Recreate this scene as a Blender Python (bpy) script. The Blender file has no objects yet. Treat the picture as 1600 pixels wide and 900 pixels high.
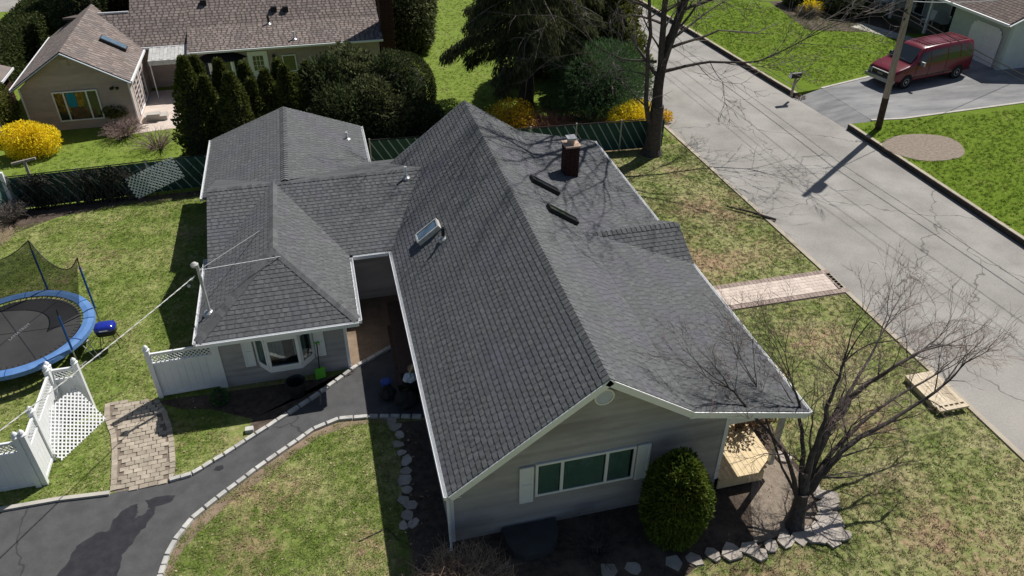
import bpy, math, random
import numpy as np
from mathutils import Vector, Matrix
random.seed(7); rng = np.random.default_rng(7)
R_ = math.radians
S = bpy.context.scene; COL = S.collection
# ------------------------------------------------------------ camera, sky, sun, exposure
F, PITCH, ROLL, YAW, CH = 1215.57, R_(35.158), R_(-0.411), R_(14.278), 16.0
def _axes():
    fw = np.array([0, math.cos(PITCH), -math.sin(PITCH)]); r = np.array([1., 0, 0]); d = np.cross(fw, r)
    r2 = math.cos(ROLL)*r + math.sin(ROLL)*d; d2 = -math.sin(ROLL)*r + math.cos(ROLL)*d
    c, s = math.cos(-YAW), math.sin(-YAW); Z = np.array([[c, -s, 0], [s, c, 0], [0, 0, 1]])
    return Z@r2, Z@d2, Z@fw
AR, AD, AF = _axes()
def ray(px, py): return AR*(px-800)/F + AD*(py-450)/F + AF
def G(px, py, z=0.):                       # place on the level z that is seen at a point of the photograph
    v = ray(px, py); t = (z-CH)/v[2]; return (v[0]*t, v[1]*t, z)
cam = bpy.data.cameras.new('camera'); co = bpy.data.objects.new('camera', cam); COL.objects.link(co)
co.matrix_world = Matrix(((AR[0], -AD[0], -AF[0], 0), (AR[1], -AD[1], -AF[1], 0), (AR[2], -AD[2], -AF[2], CH), (0, 0, 0, 1)))
cam.sensor_width = 36; cam.lens = F/1600*36; cam.clip_end = 2000; S.camera = co
SUN = Vector((.50, .382, .777)).normalized()
W = bpy.data.worlds.new('World'); S.world = W; W.use_nodes = True
wn = W.node_tree; sky = wn.nodes.new('ShaderNodeTexSky'); sky.sky_type = 'NISHITA'; sky.sun_disc = False
sky.sun_elevation = math.asin(SUN.z); sky.sun_rotation = math.atan2(SUN.x, SUN.y)
wn.links.new(sky.outputs[0], wn.nodes['Background'].inputs[0]); wn.nodes['Background'].inputs[1].default_value = .055
sl = bpy.data.lights.new('sun', 'SUN'); sl.energy = 5.0; sl.angle = R_(.53); sl.color = (1, .96, .9)
so = bpy.data.objects.new('sun', sl); COL.objects.link(so); so.rotation_euler = SUN.to_track_quat('Z', 'Y').to_euler()
S.view_settings.view_transform = 'Standard'; S.view_settings.look = 'None'; S.view_settings.exposure = .06; S.view_settings.gamma = 1

# ------------------------------------------------------------ helpers
def tag(o, label=None, cat=None, group=None, kind=None):
    if label: o['label'] = label
    if cat: o['category'] = cat
    if group: o['group'] = group
    if kind: o['kind'] = kind
    return o
def empty(name, loc, label=None, cat=None, group=None, rz=0):
    o = bpy.data.objects.new(name, None); COL.objects.link(o); o.location = loc; o.rotation_euler = (0, 0, rz); o.empty_display_size = .2
    return tag(o, label, cat, group)
class MB:
    def __init__(s): s.v = []; s.f = []; s.a = []
    def add(s, vs, fs, a=0.5):
        n = len(s.v); s.v += [tuple(x) for x in vs]; s.f += [tuple(n+i for i in f) for f in fs]; s.a += [a]*len(fs); return s
    def box(s, x0, y0, z0, x1, y1, z1, a=.5):
        return s.add([(x0,y0,z0),(x1,y0,z0),(x1,y1,z0),(x0,y1,z0),(x0,y0,z1),(x1,y0,z1),(x1,y1,z1),(x0,y1,z1)],
              [(0,3,2,1),(4,5,6,7),(0,1,5,4),(1,2,6,5),(2,3,7,6),(3,0,4,7)], a)
    def obox(s, o, u, w, n, a=.5):         # box from a corner and three edge vectors
        o, u, w, n = map(Vector, (o, u, w, n)); p = [o, o+u, o+u+w, o+w]
        if u.cross(w).dot(n) < 0: p = [p[0], p[3], p[2], p[1]]
        return s.add(p+[q+n for q in p], [(0,3,2,1),(4,5,6,7),(0,1,5,4),(1,2,6,5),(2,3,7,6),(3,0,4,7)], a)
    def bar(s, a, b, w, h=None, up=(0,0,1), v=.5):
        a, b = Vector(a), Vector(b); h = h or w; d = (b-a); u = d.normalized().cross(Vector(up))
        if u.length < 1e-4: u = Vector((1, 0, 0))
        u.normalize(); q = u.cross(d).normalized()
        return s.obox(a-u*w/2-q*h/2, u*w, q*h, d, v)
    def tube(s, pts, r, n=6, cap=True, v=.5):
        pts = [Vector(p) for p in pts]; rs = r if isinstance(r, (list, tuple)) else [r]*len(pts); vs = []; fs = []
        for i, p in enumerate(pts):
            d = (pts[min(i+1, len(pts)-1)]-pts[max(i-1, 0)]).normalized(); x = d.cross(Vector((.13, .31, .94)))
            if x.length < .1: x = d.cross(Vector((1, 0, 0)))
            x.normalize(); y = d.cross(x)
            vs += [p+(x*math.cos(2*math.pi*k/n)+y*math.sin(2*math.pi*k/n))*rs[i] for k in range(n)]
        for i in range(len(pts)-1):
            fs += [(i*n+k, i*n+(k+1) % n, (i+1)*n+(k+1) % n, (i+1)*n+k) for k in range(n)]
        if cap: fs += [tuple(range(n))[::-1], tuple((len(pts)-1)*n+k for k in range(n))]
        return s.add(vs, fs, v)
    def lathe(s, c, prof, n=16, v=.5):     # prof = (radius, z) from low to high
        vs = []; fs = []
        for r, z in prof: vs += [(c[0]+r*math.cos(2*math.pi*k/n), c[1]+r*math.sin(2*math.pi*k/n), c[2]+z) for k in range(n)]
        for i in range(len(prof)-1): fs += [(i*n+k, i*n+(k+1) % n, (i+1)*n+(k+1) % n, (i+1)*n+k) for k in range(n)]
        fs += [tuple(range(n))[::-1], tuple((len(prof)-1)*n+k for k in range(n))]
        return s.add(vs, fs, v)
    def prism(s, poly, z0, z1, a=.5, inset=0.):
        n = len(poly); area = sum(poly[i][0]*poly[(i+1) % n][1]-poly[(i+1) % n][0]*poly[i][1] for i in range(n))
        if area < 0: poly = poly[::-1]
        cx = sum(p[0] for p in poly)/n; cy = sum(p[1] for p in poly)/n
        top = [(p[0]+(cx-p[0])*inset, p[1]+(cy-p[1])*inset) for p in poly]
        vs = [(x, y, z0) for x, y in poly]+[(x, y, z1) for x, y in top]
        return s.add(vs, [tuple(range(n))[::-1], tuple(range(n, 2*n))]+[(i, (i+1) % n, n+(i+1) % n, n+i) for i in range(n)], a)
    def build(s, name, m, parent=None, smooth=False, stuff=False):
        me = bpy.data.meshes.new(name); me.from_pydata(s.v, [], s.f)
        at = me.attributes.new('v', 'FLOAT', 'FACE'); at.data.foreach_set('value', s.a)
        me.materials.append(m)
        if smooth: me.shade_smooth()
        o = bpy.data.objects.new(name, me); COL.objects.link(o)
        if parent: o.parent = parent; o.matrix_parent_inverse = Matrix.Identity(4); o.location = -Vector(parent.matrix_world.translation) if False else (0, 0, 0)
        if stuff: o['kind'] = 'stuff'
        return o
def np_mesh(name, V, quads, vals, m, parent=None, n=4, stuff=False):
    me = bpy.data.meshes.new(name); k = len(quads)
    me.vertices.add(len(V)); me.vertices.foreach_set('co', np.asarray(V, np.float32).ravel())
    me.loops.add(k*n); me.loops.foreach_set('vertex_index', np.asarray(quads, np.int32).ravel())
    me.polygons.add(k); me.polygons.foreach_set('loop_start', np.arange(0, k*n, n, dtype=np.int32))
    try: me.polygons.foreach_set('loop_total', np.full(k, n, np.int32))
    except Exception: pass
    me.update(calc_edges=True); at = me.attributes.new('v', 'FLOAT', 'FACE'); at.data.foreach_set('value', np.asarray(vals, np.float32))
    me.materials.append(m); o = bpy.data.objects.new(name, me); COL.objects.link(o)
    if parent: o.parent = parent
    if stuff: o['kind'] = 'stuff'
    return o
def local(o, loc):                          # shift a part built in world coordinates under its Empty
    return o
def adopt(parent, *objs):                   # parts are modelled in world coordinates; keep them there under their Empty
    inv = Matrix.Translation(-Vector(parent.location)) if parent.type == 'EMPTY' and parent.rotation_euler.z == 0 else None
    for o in objs:
        o.parent = parent
        if inv: o.matrix_parent_inverse = inv

# ------------------------------------------------------------ materials
def mat(name, c1, c2=None, scale=8., rough=.85, metal=0., bump=0., bscale=60., vamp=0., stretch=None, spec=.3, c3=None, s3=.6, transl=0., contrast=(.35, .65), trans=0., objrand=0., speck=0., sscale=18, crack=0.):
    m = bpy.data.materials.new(name); m.use_nodes = True; nt = m.node_tree; N = nt.nodes; L = nt.links; b = N['Principled BSDF']
    b.inputs['Roughness'].default_value = rough; b.inputs['Metallic'].default_value = metal; b.inputs['Specular IOR Level'].default_value = spec
    geo = N.new('ShaderNodeNewGeometry'); pos = geo.outputs['Position']
    if stretch:
        mp = N.new('ShaderNodeMapping'); mp.inputs['Scale'].default_value = stretch; L.new(pos, mp.inputs[0]); pos = mp.outputs[0]
    def noise(sc, det=5, ro=.6):
        n = N.new('ShaderNodeTexNoise'); n.inputs['Scale'].default_value = sc; n.inputs['Detail'].default_value = det; n.inputs['Roughness'].default_value = ro
        L.new(pos, n.inputs['Vector']); return n.outputs['Fac']
    def mixc(a, bb, fac):
        x = N.new('ShaderNodeMix'); x.data_type = 'RGBA'
        for i, v in ((6, a), (7, bb)):
            if isinstance(v, tuple): x.inputs[i].default_value = (*v, 1)
            else: L.new(v, x.inputs[i])
        if isinstance(fac, float): x.inputs[0].default_value = fac
        else: L.new(fac, x.inputs[0])
        return x.outputs[2]
    def ramp(f, lo, hi):
        r = N.new('ShaderNodeMapRange'); r.inputs[1].default_value = lo; r.inputs[2].default_value = hi; L.new(f, r.inputs[0]); return r.outputs[0]
    col = c1
    if c2: col = mixc(c1, c2, ramp(noise(scale), *contrast))
    if c3: col = mixc(col, c3, ramp(noise(s3, 4, .65), .5, .66))
    if speck:
        sm_ = N.new('ShaderNodeMapRange'); sm_.inputs[1].default_value = .3; sm_.inputs[2].default_value = .7; sm_.inputs[3].default_value = 1-speck; sm_.inputs[4].default_value = 1+speck; L.new(noise(sscale, 4, .85), sm_.inputs[0])
        h2 = N.new('ShaderNodeHueSaturation'); L.new(col, h2.inputs['Color']); L.new(sm_.outputs[0], h2.inputs['Value']); col = h2.outputs[0]
    if crack:
        wv = N.new('ShaderNodeTexVoronoi'); wv.feature = 'DISTANCE_TO_EDGE'; wv.inputs['Scale'].default_value = crack; nd_ = N.new('ShaderNodeTexNoise'); nd_.inputs['Scale'].default_value = 1.3; L.new(pos, nd_.inputs['Vector']); va_ = N.new('ShaderNodeVectorMath'); va_.operation = 'ADD'; L.new(pos, va_.inputs[0]); L.new(nd_.outputs['Color'], va_.inputs[1]); L.new(va_.outputs[0], wv.inputs['Vector'])
        col = mixc(tuple(c*.6 for c in c1), col, ramp(wv.outputs['Distance'], .001, .004+.012*crack))
    if vamp or objrand:
        at = N.new('ShaderNodeAttribute'); at.attribute_name = 'v'; src = at.outputs['Fac']
        if objrand:
            oi = N.new('ShaderNodeObjectInfo'); src = oi.outputs['Random']; vamp = objrand
        mr = N.new('ShaderNodeMapRange'); mr.inputs[3].default_value = 1-vamp; mr.inputs[4].default_value = 1+vamp; L.new(src, mr.inputs[0])
        hs = N.new('ShaderNodeHueSaturation'); L.new(mr.outputs[0], hs.inputs['Value'])
        if isinstance(col, tuple): hs.inputs['Color'].default_value = (*col, 1)
        else: L.new(col, hs.inputs['Color'])
        col = hs.outputs[0]
    if isinstance(col, tuple): b.inputs['Base Color'].default_value = (*col, 1)
    else: L.new(col, b.inputs['Base Color'])
    if bump:
        bp = N.new('ShaderNodeBump'); bp.inputs['Strength'].default_value = min(1, bump); bp.inputs['Distance'].default_value = .02*bump
        L.new(noise(bscale, 6, .7), bp.inputs['Height']); L.new(bp.outputs[0], b.inputs['Normal'])
    if trans: b.inputs['Transmission Weight'].default_value = trans
    if transl:
        t = N.new('ShaderNodeBsdfTranslucent'); ms = N.new('ShaderNodeMixShader'); ms.inputs[0].default_value = transl
        if isinstance(col, tuple): t.inputs[0].default_value = (*col, 1)
        else: L.new(col, t.inputs[0])
        L.new(b.outputs[0], ms.inputs[1]); L.new(t.outputs[0], ms.inputs[2]); L.new(ms.outputs[0], N['Material Output'].inputs[0])
    return m
M = {}
M['shingle'] = mat('charcoal_shingle', (.080, .084, .087), (.122, .127, .13), 9, .9, vamp=.13, bump=.5, bscale=160, c3=(.10, .10, .122), s3=.7, spec=.5)
M['shingle_low'] = mat('charcoal_shingle_underlayer', (.074, .077, .08), (.102, .106, .109), 30, .9, vamp=.15, bump=.5, bscale=160)
M['cap'] = mat('ridge_cap_shingle', (.09, .094, .097), (.138, .142, .147), 20, .9, vamp=.2, bump=.4, bscale=160)
M['brown_shingle'] = mat('brown_shingle', (.19, .155, .14), (.26, .215, .195), 14, .95, vamp=.22, c3=(.19, .165, .155), s3=.7)
M['brown_low'] = mat('brown_shingle_underlayer', (.09, .072, .066), (.13, .105, .096), 14, .95)
M['brown2'] = mat('brown_shingle_far', (.15, .115, .1), (.20, .155, .14), 10, .95, vamp=.2)
M['siding'] = mat('grey_vinyl_siding', (.37, .345, .335), (.43, .405, .395), 2.5, .6, vamp=.12, stretch=(.5, .5, 1.6), c3=(.31, .29, .28), s3=.9)
M['tan_siding'] = mat('tan_grey_siding', (.42, .335, .31), (.48, .39, .36), 3, .8, vamp=.08, stretch=(.6, .6, 2))
M['pale_siding'] = mat('pale_green_siding', (.45, .5, .46), (.5, .55, .51), 3, .7, vamp=.04)
M['white'] = mat('white_vinyl', (.84, .85, .86), (.8, .81, .82), 3, .45, spec=.5)
M['white_wall'] = mat('white_painted_wall', (.66, .68, .68), (.6, .62, .62), 2, .7)
M['dirty_white'] = mat('weathered_white_metal', (.62, .62, .6), (.42, .41, .39), 5, .5, spec=.4)
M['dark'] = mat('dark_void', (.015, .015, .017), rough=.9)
M['glass'] = mat('window_glass', (.025, .03, .035), rough=.06, spec=.8)
M['skyglass'] = mat('skylight_glass', (.09, .15, .22), (.13, .2, .27), 3, .12, spec=1.)
M['curtain'] = mat('green_grey_curtain', (.26, .37, .33), (.36, .47, .43), 2, .9)
M['sheer'] = mat('pale_sheer_curtain', (.42, .45, .47), (.52, .55, .57), 2, .9)
M['brick'] = mat('dark_red_brick', (.04, .016, .014), (.065, .026, .021), 18, .9, bump=.6, bscale=25)
M['mortar_cap'] = mat('buff_chimney_cap', (.42, .3, .22), (.5, .38, .3), 8, .9)
M['galv'] = mat('galvanised_metal', (.5, .51, .52), (.38, .39, .4), 12, .4, metal=.6)
M['black'] = mat('black_metal', (.02, .02, .022), rough=.5)
M['rubber'] = mat('black_rubber', (.018, .018, .018), rough=.8)
M['asphalt'] = mat('dark_sealed_asphalt', (.07, .07, .072), (.095, .095, .097), 2.2, .85, bump=.5, bscale=90, speck=.1, sscale=24, crack=.2)
M['road'] = mat('worn_grey_road', (.25, .238, .218), (.35, .336, .312), .45, .95, bump=.7, bscale=45, c3=(.36, .34, .31), s3=.12, speck=.14, sscale=14, crack=.16)
M['drive2'] = mat('grey_driveway_asphalt', (.15, .15, .155), (.25, .25, .25), .9, .9, bump=.4, bscale=60, c3=(.3, .3, .3), s3=.3, stretch=(.5, 1.6, 1))
M['concrete'] = mat('pale_concrete', (.4, .38, .34), (.5, .47, .42), 3, .9, bump=.4, bscale=40)
M['kerb'] = mat('tan_kerb_concrete', (.36, .31, .24), (.46, .41, .33), 2, .9, bump=.4, bscale=40)
M['stone'] = mat('grey_granite_block', (.4, .39, .37), (.56, .55, .52), 5, .9, bump=.6, bscale=40, objrand=.14)
M['flag'] = mat('grey_flagstone', (.34, .30, .26), (.48, .43, .38), 3, .9, bump=.6, bscale=25, objrand=.14)
M['paver'] = mat('tan_paver', (.31, .265, .21), (.43, .375, .3), 3, .9, bump=.5, bscale=40, objrand=.16)
M['pinkpaver'] = mat('pink_paver', (.55, .46, .4), (.64, .55, .48), 2.5, .9, vamp=.08)
M['edgepaver'] = mat('brown_edge_paver', (.27, .21, .18), (.36, .285, .25), 3, .9, vamp=.12)
M['joint'] = mat('sandy_joint', (.16, .13, .105), (.22, .18, .145), 10, .95)
M['mulch'] = mat('brown_mulch', (.05, .037, .03), (.11, .082, .062), 6, .95, bump=1, bscale=30, c3=(.14, .105, .08), s3=1.2)
M['soil'] = mat('bare_soil', (.2, .145, .1), (.28, .21, .15), 3, .95, bump=.7, bscale=25)
M['greymulch'] = mat('grey_mulch', (.2, .16, .125), (.3, .25, .2), 7, .95, bump=1, bscale=30)
M['deck'] = mat('new_yellow_lumber', (.62, .49, .29), (.72, .58, .37), 2, .7, objrand=.07, stretch=(8, .6, 1))
M['oldwood'] = mat('weathered_pale_wood', (.55, .46, .33), (.68, .58, .44), 3, .8, objrand=.1, stretch=(6, .6, 1), c3=(.42, .34, .24), s3=2)
M['step'] = mat('brown_painted_step', (.075, .05, .04), (.1, .065, .05), 5, .8)
M['pole'] = mat('weathered_pole_wood', (.3, .255, .21), (.4, .35, .29), 5, .9, stretch=(8, 8, .6), c3=(.2, .16, .13), s3=2)
M['poledark'] = mat('creosote_pole_base', (.05, .03, .022), (.08, .05, .035), 5, .9)
M['bark'] = mat('dark_bark', (.055, .045, .042), (.1, .085, .08), 9, .95, bump=1, bscale=25, vamp=.25)
M['barkgrey'] = mat('grey_bark', (.13, .11, .1), (.2, .175, .16), 9, .95, bump=1, bscale=25, vamp=.35)
M['twig'] = mat('dry_brown_twig', (.2, .14, .1), (.3, .22, .165), 6, .9, vamp=.35)
M['redtwig'] = mat('reddish_twig', (.2, .14, .125), (.3, .22, .2), 6, .9, vamp=.3)
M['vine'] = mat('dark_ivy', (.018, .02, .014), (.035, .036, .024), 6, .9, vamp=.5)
def leafmat(n, a, b, v=.45, t=.34): return mat(n, a, b, 1.6, .75, vamp=v, transl=t, spec=.25)
M['arb'] = leafmat('arborvitae_green', (.075, .095, .02), (.125, .145, .035))
M['darkgreen'] = leafmat('dark_evergreen', (.045, .065, .024), (.08, .10, .038))
M['rhodo'] = leafmat('rhododendron_green', (.07, .085, .035), (.13, .145, .06), .7)
M['spruce'] = leafmat('spruce_green', (.065, .078, .034), (.11, .12, .055), .55)
M['pine'] = leafmat('white_pine_green', (.055, .115, .045), (.09, .16, .065), .4)
M['yew'] = leafmat('yellow_green_evergreen', (.09, .11, .02), (.16, .17, .035), .5)
M['boxwood'] = leafmat('bright_green_shrub', (.08, .12, .016), (.14, .18, .028), .5)
M['hedge'] = leafmat('hedge_green', (.045, .065, .018), (.075, .095, .028), .4)
M['forsythia'] = leafmat('forsythia_yellow', (.85, .66, .02), (.95, .78, .04), .25, .35)
M['forsythia2'] = leafmat('forsythia_orange', (.7, .44, .02), (.85, .6, .04), .35, .35)
M['bronze'] = leafmat('bronze_leaf', (.1, .06, .035), (.16, .1, .06), .5)
M['slat'] = mat('dark_green_slat', (.012, .05, .042), (.02, .07, .058), 3, .6)
M['slatlight'] = mat('painted_sunlit_slat', (.1, .2, .17), (.14, .26, .22), 3, .5)  # same green slats, lightened in colour for the side facing the sun
M['slatgap'] = mat('pale_wire_line', (.33, .4, .38), (.25, .32, .3), 8, .5)
M['blue'] = mat('blue_pad_vinyl', (.09, .2, .45), (.13, .26, .52), 3, .45, spec=.5)
M['bluemetal'] = mat('blue_foam_pole', (.02, .09, .3), rough=.5)
M['grill'] = mat('blue_enamel', (.015, .03, .3), rough=.15, spec=.8)
M['tmat'] = mat('trampoline_mat', (.032, .032, .034), (.045, .045, .045), 1, .8)
M['red'] = mat('maroon_paint', (.13, .005, .012), (.15, .007, .016), 1, .22, spec=.6)
M['green'] = mat('lime_plastic', (.12, .5, .03), rough=.4)
M['card'] = mat('cardboard', (.3, .21, .13), rough=.9)
M['bag'] = mat('white_plastic_bag', (.6, .66, .74), rough=.4)
M['bluebag'] = mat('blue_plastic', (.03, .08, .35), rough=.4)
M['interior'] = mat('warm_interior', (.25, .15, .07), (.08, .05, .03), 2, .8)
M['tealcloth'] = mat('teal_cloth', (.02, .25, .35), rough=.8)
M['brass'] = mat('dark_lantern', (.03, .028, .025), rough=.4)
def lawnmat(name, g1, g2, brown, tan, amt, s=.35):
    m = bpy.data.materials.new(name); m.use_nodes = True; nt = m.node_tree; N = nt.nodes; L = nt.links; b = N['Principled BSDF']
    b.inputs['Roughness'].default_value = .95; b.inputs['Specular IOR Level'].default_value = .1
    geo = N.new('ShaderNodeNewGeometry'); P = geo.outputs['Position']
    def noise(sc, d=5, r=.6, off=0.):
        n = N.new('ShaderNodeTexNoise'); n.inputs['Scale'].default_value = sc; n.inputs['Detail'].default_value = d; n.inputs['Roughness'].default_value = r
        mp = N.new('ShaderNodeMapping'); mp.inputs['Location'].default_value = (off, off*.7, 0); L.new(P, mp.inputs[0]); L.new(mp.outputs[0], n.inputs['Vector']); return n.outputs['Fac']
    def mp(f, lo, hi):
        r = N.new('ShaderNodeMapRange'); r.inputs[1].default_value = lo; r.inputs[2].default_value = hi; L.new(f, r.inputs[0]); return r.outputs[0]
    def mx(a, c, f):
        x = N.new('ShaderNodeMix'); x.data_type = 'RGBA'
        for i, v in ((6, a), (7, c)):
            if isinstance(v, tuple): x.inputs[i].default_value = (*v, 1)
            else: L.new(v, x.inputs[i])
        L.new(f, x.inputs[0]); return x.outputs[2]
    def avg(a, c2, k):
        m1 = N.new('ShaderNodeMix'); m1.data_type = 'FLOAT'; m1.inputs[0].default_value = k; L.new(a, m1.inputs[2]); L.new(c2, m1.inputs[3]); return m1.outputs[0]
    fine = noise(7, 6, .75, 3); c = mx(g1, g2, mp(avg(noise(1.3, 4), fine, .5), .38, .62)); c = mx(c, tan, mp(avg(noise(s*1.6, 5, .6, 11), noise(5, 6, .8, 17), .55), .60-amt*.18, .74-amt*.14)); c = mx(c, brown, mp(avg(noise(s, 5, .6, 31), noise(4, 6, .8, 47), .45), .64-amt*.17, .76-amt*.17))
    oi = N.new('ShaderNodeObjectInfo'); mr = N.new('ShaderNodeMapRange'); mr.inputs[3].default_value = .7; mr.inputs[4].default_value = 1.3; L.new(oi.outputs['Random'], mr.inputs[0])
    n2 = noise(11, 6, .8, 5); mr2 = N.new('ShaderNodeMapRange'); mr2.inputs[1].default_value = .3; mr2.inputs[2].default_value = .7; mr2.inputs[3].default_value = .6; mr2.inputs[4].default_value = 1.38; L.new(n2, mr2.inputs[0])
    hs = N.new('ShaderNodeHueSaturation'); L.new(c, hs.inputs['Color']); L.new(mr2.outputs[0], hs.inputs['Value'])
    L.new(hs.outputs[0], b.inputs['Base Color'])
    bp = N.new('ShaderNodeBump'); bp.inputs['Strength'].default_value = .8; bp.inputs['Distance'].default_value = .04; L.new(n2, bp.inputs['Height']); L.new(bp.outputs[0], b.inputs['Normal'])
    return m
M['lawn'] = lawnmat('patchy_spring_lawn', (.125, .18, .035), (.20, .25, .065), (.37, .265, .165), (.40, .37, .18), .72)
M['lawn_east'] = lawnmat('thin_tan_lawn', (.125, .175, .038), (.2, .235, .075), (.37, .26, .165), (.40, .365, .19), .86)
M['lawn_west'] = lawnmat('fresh_back_yard_lawn', (.125, .185, .033), (.2, .255, .062), (.36, .27, .16), (.40, .385, .17), .64)
M['lawn2'] = lawnmat('vivid_green_lawn', (.10, .165, .012), (.14, .205, .02), (.26, .25, .09), (.25, .27, .07), .28)
M['lawn3'] = lawnmat('back_lawn', (.14, .21, .03), (.2, .26, .05), (.34, .27, .16), (.36, .34, .15), .25)

# ------------------------------------------------------------ ground, road, lawns
def sheet(name, poly, z, m, kind='structure'):
    b = MB(); n = len(poly); ar = sum(poly[i][0]*poly[(i+1) % n][1]-poly[(i+1) % n][0]*poly[i][1] for i in range(n))
    p = poly if ar > 0 else poly[::-1]
    b.add([(x, y, z) for x, y in p], [tuple(range(n))]); o = b.build(name, m); tag(o, kind=kind); return o
def xy(pts, z=0.): return [G(*p, z)[:2] for p in pts]
sheet('ground', [(-400, -300), (500, -300), (500, 700), (-400, 700)], 0, M['lawn'])
RR = [(26.4, -60), (25.75, 5), (25.62, 20), (25.5, 31.3), (24.95, 38), (24.4, 46.9), (23.9, 53.5), (21.5, 90), (14, 190)]
RL = [(18.6, -60), (17.45, 5), (17.22, 19.2), (16.72, 33.8), (16.2, 45), (15.4, 60), (13.2, 90), (5.5, 190)]
tag(sheet('road', RL+RR[::-1], .008, M['road']), 'wide worn grey asphalt road')
b = MB()
for i in range(len(RL)-1):                  # flush tan kerb strip along the near side
    (x0, y0), (x1, y1) = RL[i], RL[i+1]; b.obox((x0-.02, y0, -.05), (-.17, 0, 0), (x1-x0, y1-y0, 0), (0, 0, .1))
tag(b.build('kerb', M['kerb']), kind='structure')
PZ = .27                                     # the far side of the road lies a kerb higher
DS, DN = 31.9, 35.95                        # driveway mouth
def splitRR(lo, hi):
    ys = np.array([p[1] for p in RR]); xs = np.array([p[0] for p in RR])
    pts = [(float(np.interp(lo, ys, xs)), lo)]+[p for p in RR if lo < p[1] < hi]+[(float(np.interp(hi, ys, xs)), hi)]
    return pts
KB = MB(); KT = MB(); M['kerbface'] = mat('painted_shade_kerb_face', (.04, .037, .034), (.07, .063, .055), 4, .95)  # shade on the kerb's road side is put into its dark colour
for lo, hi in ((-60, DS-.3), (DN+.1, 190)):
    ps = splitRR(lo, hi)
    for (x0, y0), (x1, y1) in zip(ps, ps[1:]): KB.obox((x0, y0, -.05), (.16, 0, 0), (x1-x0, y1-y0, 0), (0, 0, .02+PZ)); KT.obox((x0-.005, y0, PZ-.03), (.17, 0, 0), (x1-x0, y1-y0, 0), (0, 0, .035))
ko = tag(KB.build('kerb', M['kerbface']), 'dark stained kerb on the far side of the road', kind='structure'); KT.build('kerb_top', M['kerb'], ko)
dS = [(26.9, 31.75), (28.6, 31.55), (37.2, 32.0), (60, 33)]
dN = [(26.9, 36.3), (31.3, 37.5), (34.5, 38.6), (38.3, 39.7), (60, 39.8)]
def plateau(name, poly, m):
    b = MB(); b.prism(poly, -.02, PZ-.004); o = b.build(name, m); tag(o, kind='structure'); return o
s_ = [(x+.16, y) for x, y in splitRR(-60, DS-.3)]; plateau('lawn', s_+[(26.9, 31.6)]+dS[1:]+[(400, 33), (400, -60)], M['lawn2'])
n_ = [(x+.16, y) for x, y in splitRR(DN+.1, 190)]; plateau('lawn', n_+[(400, 190), (400, 39.8)]+dN[::-1], M['lawn2'])
b = MB(); b.prism(dS+dN[::-1], -.02, PZ+.003); tag(b.build('driveway', M['drive2']), 'grey patched driveway under the van', kind='structure')
b = MB(); b.add([(25.45, 31.55, .012), (26.95, 31.7, PZ+.004), (26.95, 36.35, PZ+.004), (25.1, 36.1, .012)], [(0, 1, 2, 3)]); tag(b.build('driveway_apron', M['drive2']), kind='structure')
for nm, pl, lab in (('driveway_edging', dS[:3], 'pale concrete strip edging the near side of the driveway'), ('driveway_edging', dN[:4], 'pale concrete strip edging the far side of the driveway')):
    b = MB()
    for (x0, y0), (x1, y1) in zip(pl, pl[1:]): b.obox((x0, y0-.07, 0), (x1-x0, y1-y0, 0), (0, .16, 0), (0, 0, PZ+.03))
    tag(b.build(nm, M['concrete']), lab, kind='structure')
sheet('back_lawn', [(-60, 32.4), (16.4, 32.0), (16.2, 45), (15.4, 60), (13.2, 90), (-60, 90)], .004, M['lawn3'])
# near drive
UC = xy([(-500, 1000), (-60, 806), (0, 798), (90, 782), (172, 772), (265, 752), (300, 742), (350, 712), (400, 680), (450, 648), (500, 615), (560, 572), (612, 543)])
LC = xy([(170, 1300), (232, 960), (252, 900), (262, 870), (275, 845), (300, 812), (340, 780), (400, 735), (450, 700), (490, 672), (530, 656), (575, 652), (660, 652)])
sheet('driveway', UC+[(1.35, 19.7), (1.6, 16.33)]+LC[::-1]+[(-9, 6), (-16, 6)], .008, M['asphalt'])
M['wet'] = mat('wet_asphalt', (.026, .026, .03), (.04, .04, .044), 4, .45, speck=.1)
stn = xy([(85, 905), (105, 880), (122, 852), (150, 834), (170, 830), (178, 812), (196, 795), (214, 788), (216, 797), (212, 808), (222, 806), (235, 795), (228, 783), (248, 776), (276, 774), (262, 787), (243, 792), (238, 808), (222, 828), (205, 850), (190, 872), (184, 905)])
fine = []
for i in range(len(stn)):
    (x0, y0), (x1, y1) = stn[i], stn[(i+1) % len(stn)]
    for k in range(4): t = k/4; fine.append((x0+(x1-x0)*t+random.gauss(0, .018), y0+(y1-y0)*t+random.gauss(0, .018)))
for nm_, pl_ in (('damp_patch', fine), ('damp_patch', [(x, y) for x, y in xy([(334, 735), (338, 729), (348, 727), (350, 732), (343, 736)])])): sheet(nm_, pl_, .013, M['wet'])
strip = LC[1:]+[(LC[i][0]+.22+random.uniform(-.07, .1), LC[i][1]-.25+random.uniform(-.08, .05)) for i in range(len(LC)-2, 0, -1)]
sheet('bare_ground', strip, .005, M['soil'])
PATH = xy([(165, 630), (240, 625), (262, 660), (270, 700), (268, 750), (265, 755), (178, 770), (178, 730), (180, 690), (165, 650)])
path = sheet('brick_path', PATH, .006, M['joint']); path['label'] = 'curved tan paver path leading from the driveway to the gate'
WALK = [(10.2, 20.38), (17.1, 20.38), (17.2, 18.88), (10.2, 18.95)]
walk = sheet('front_walk', WALK, .012, M['joint']); walk['label'] = 'pink paver walk with brown border from house to road'
BED1 = xy([(240, 628), (355, 612), (550, 585), (566, 566), (500, 612), (450, 645), (400, 676), (388, 672), (395, 655), (330, 640), (285, 640)])
sheet('garden_bed', BED1, .010, M['mulch'])
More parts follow.
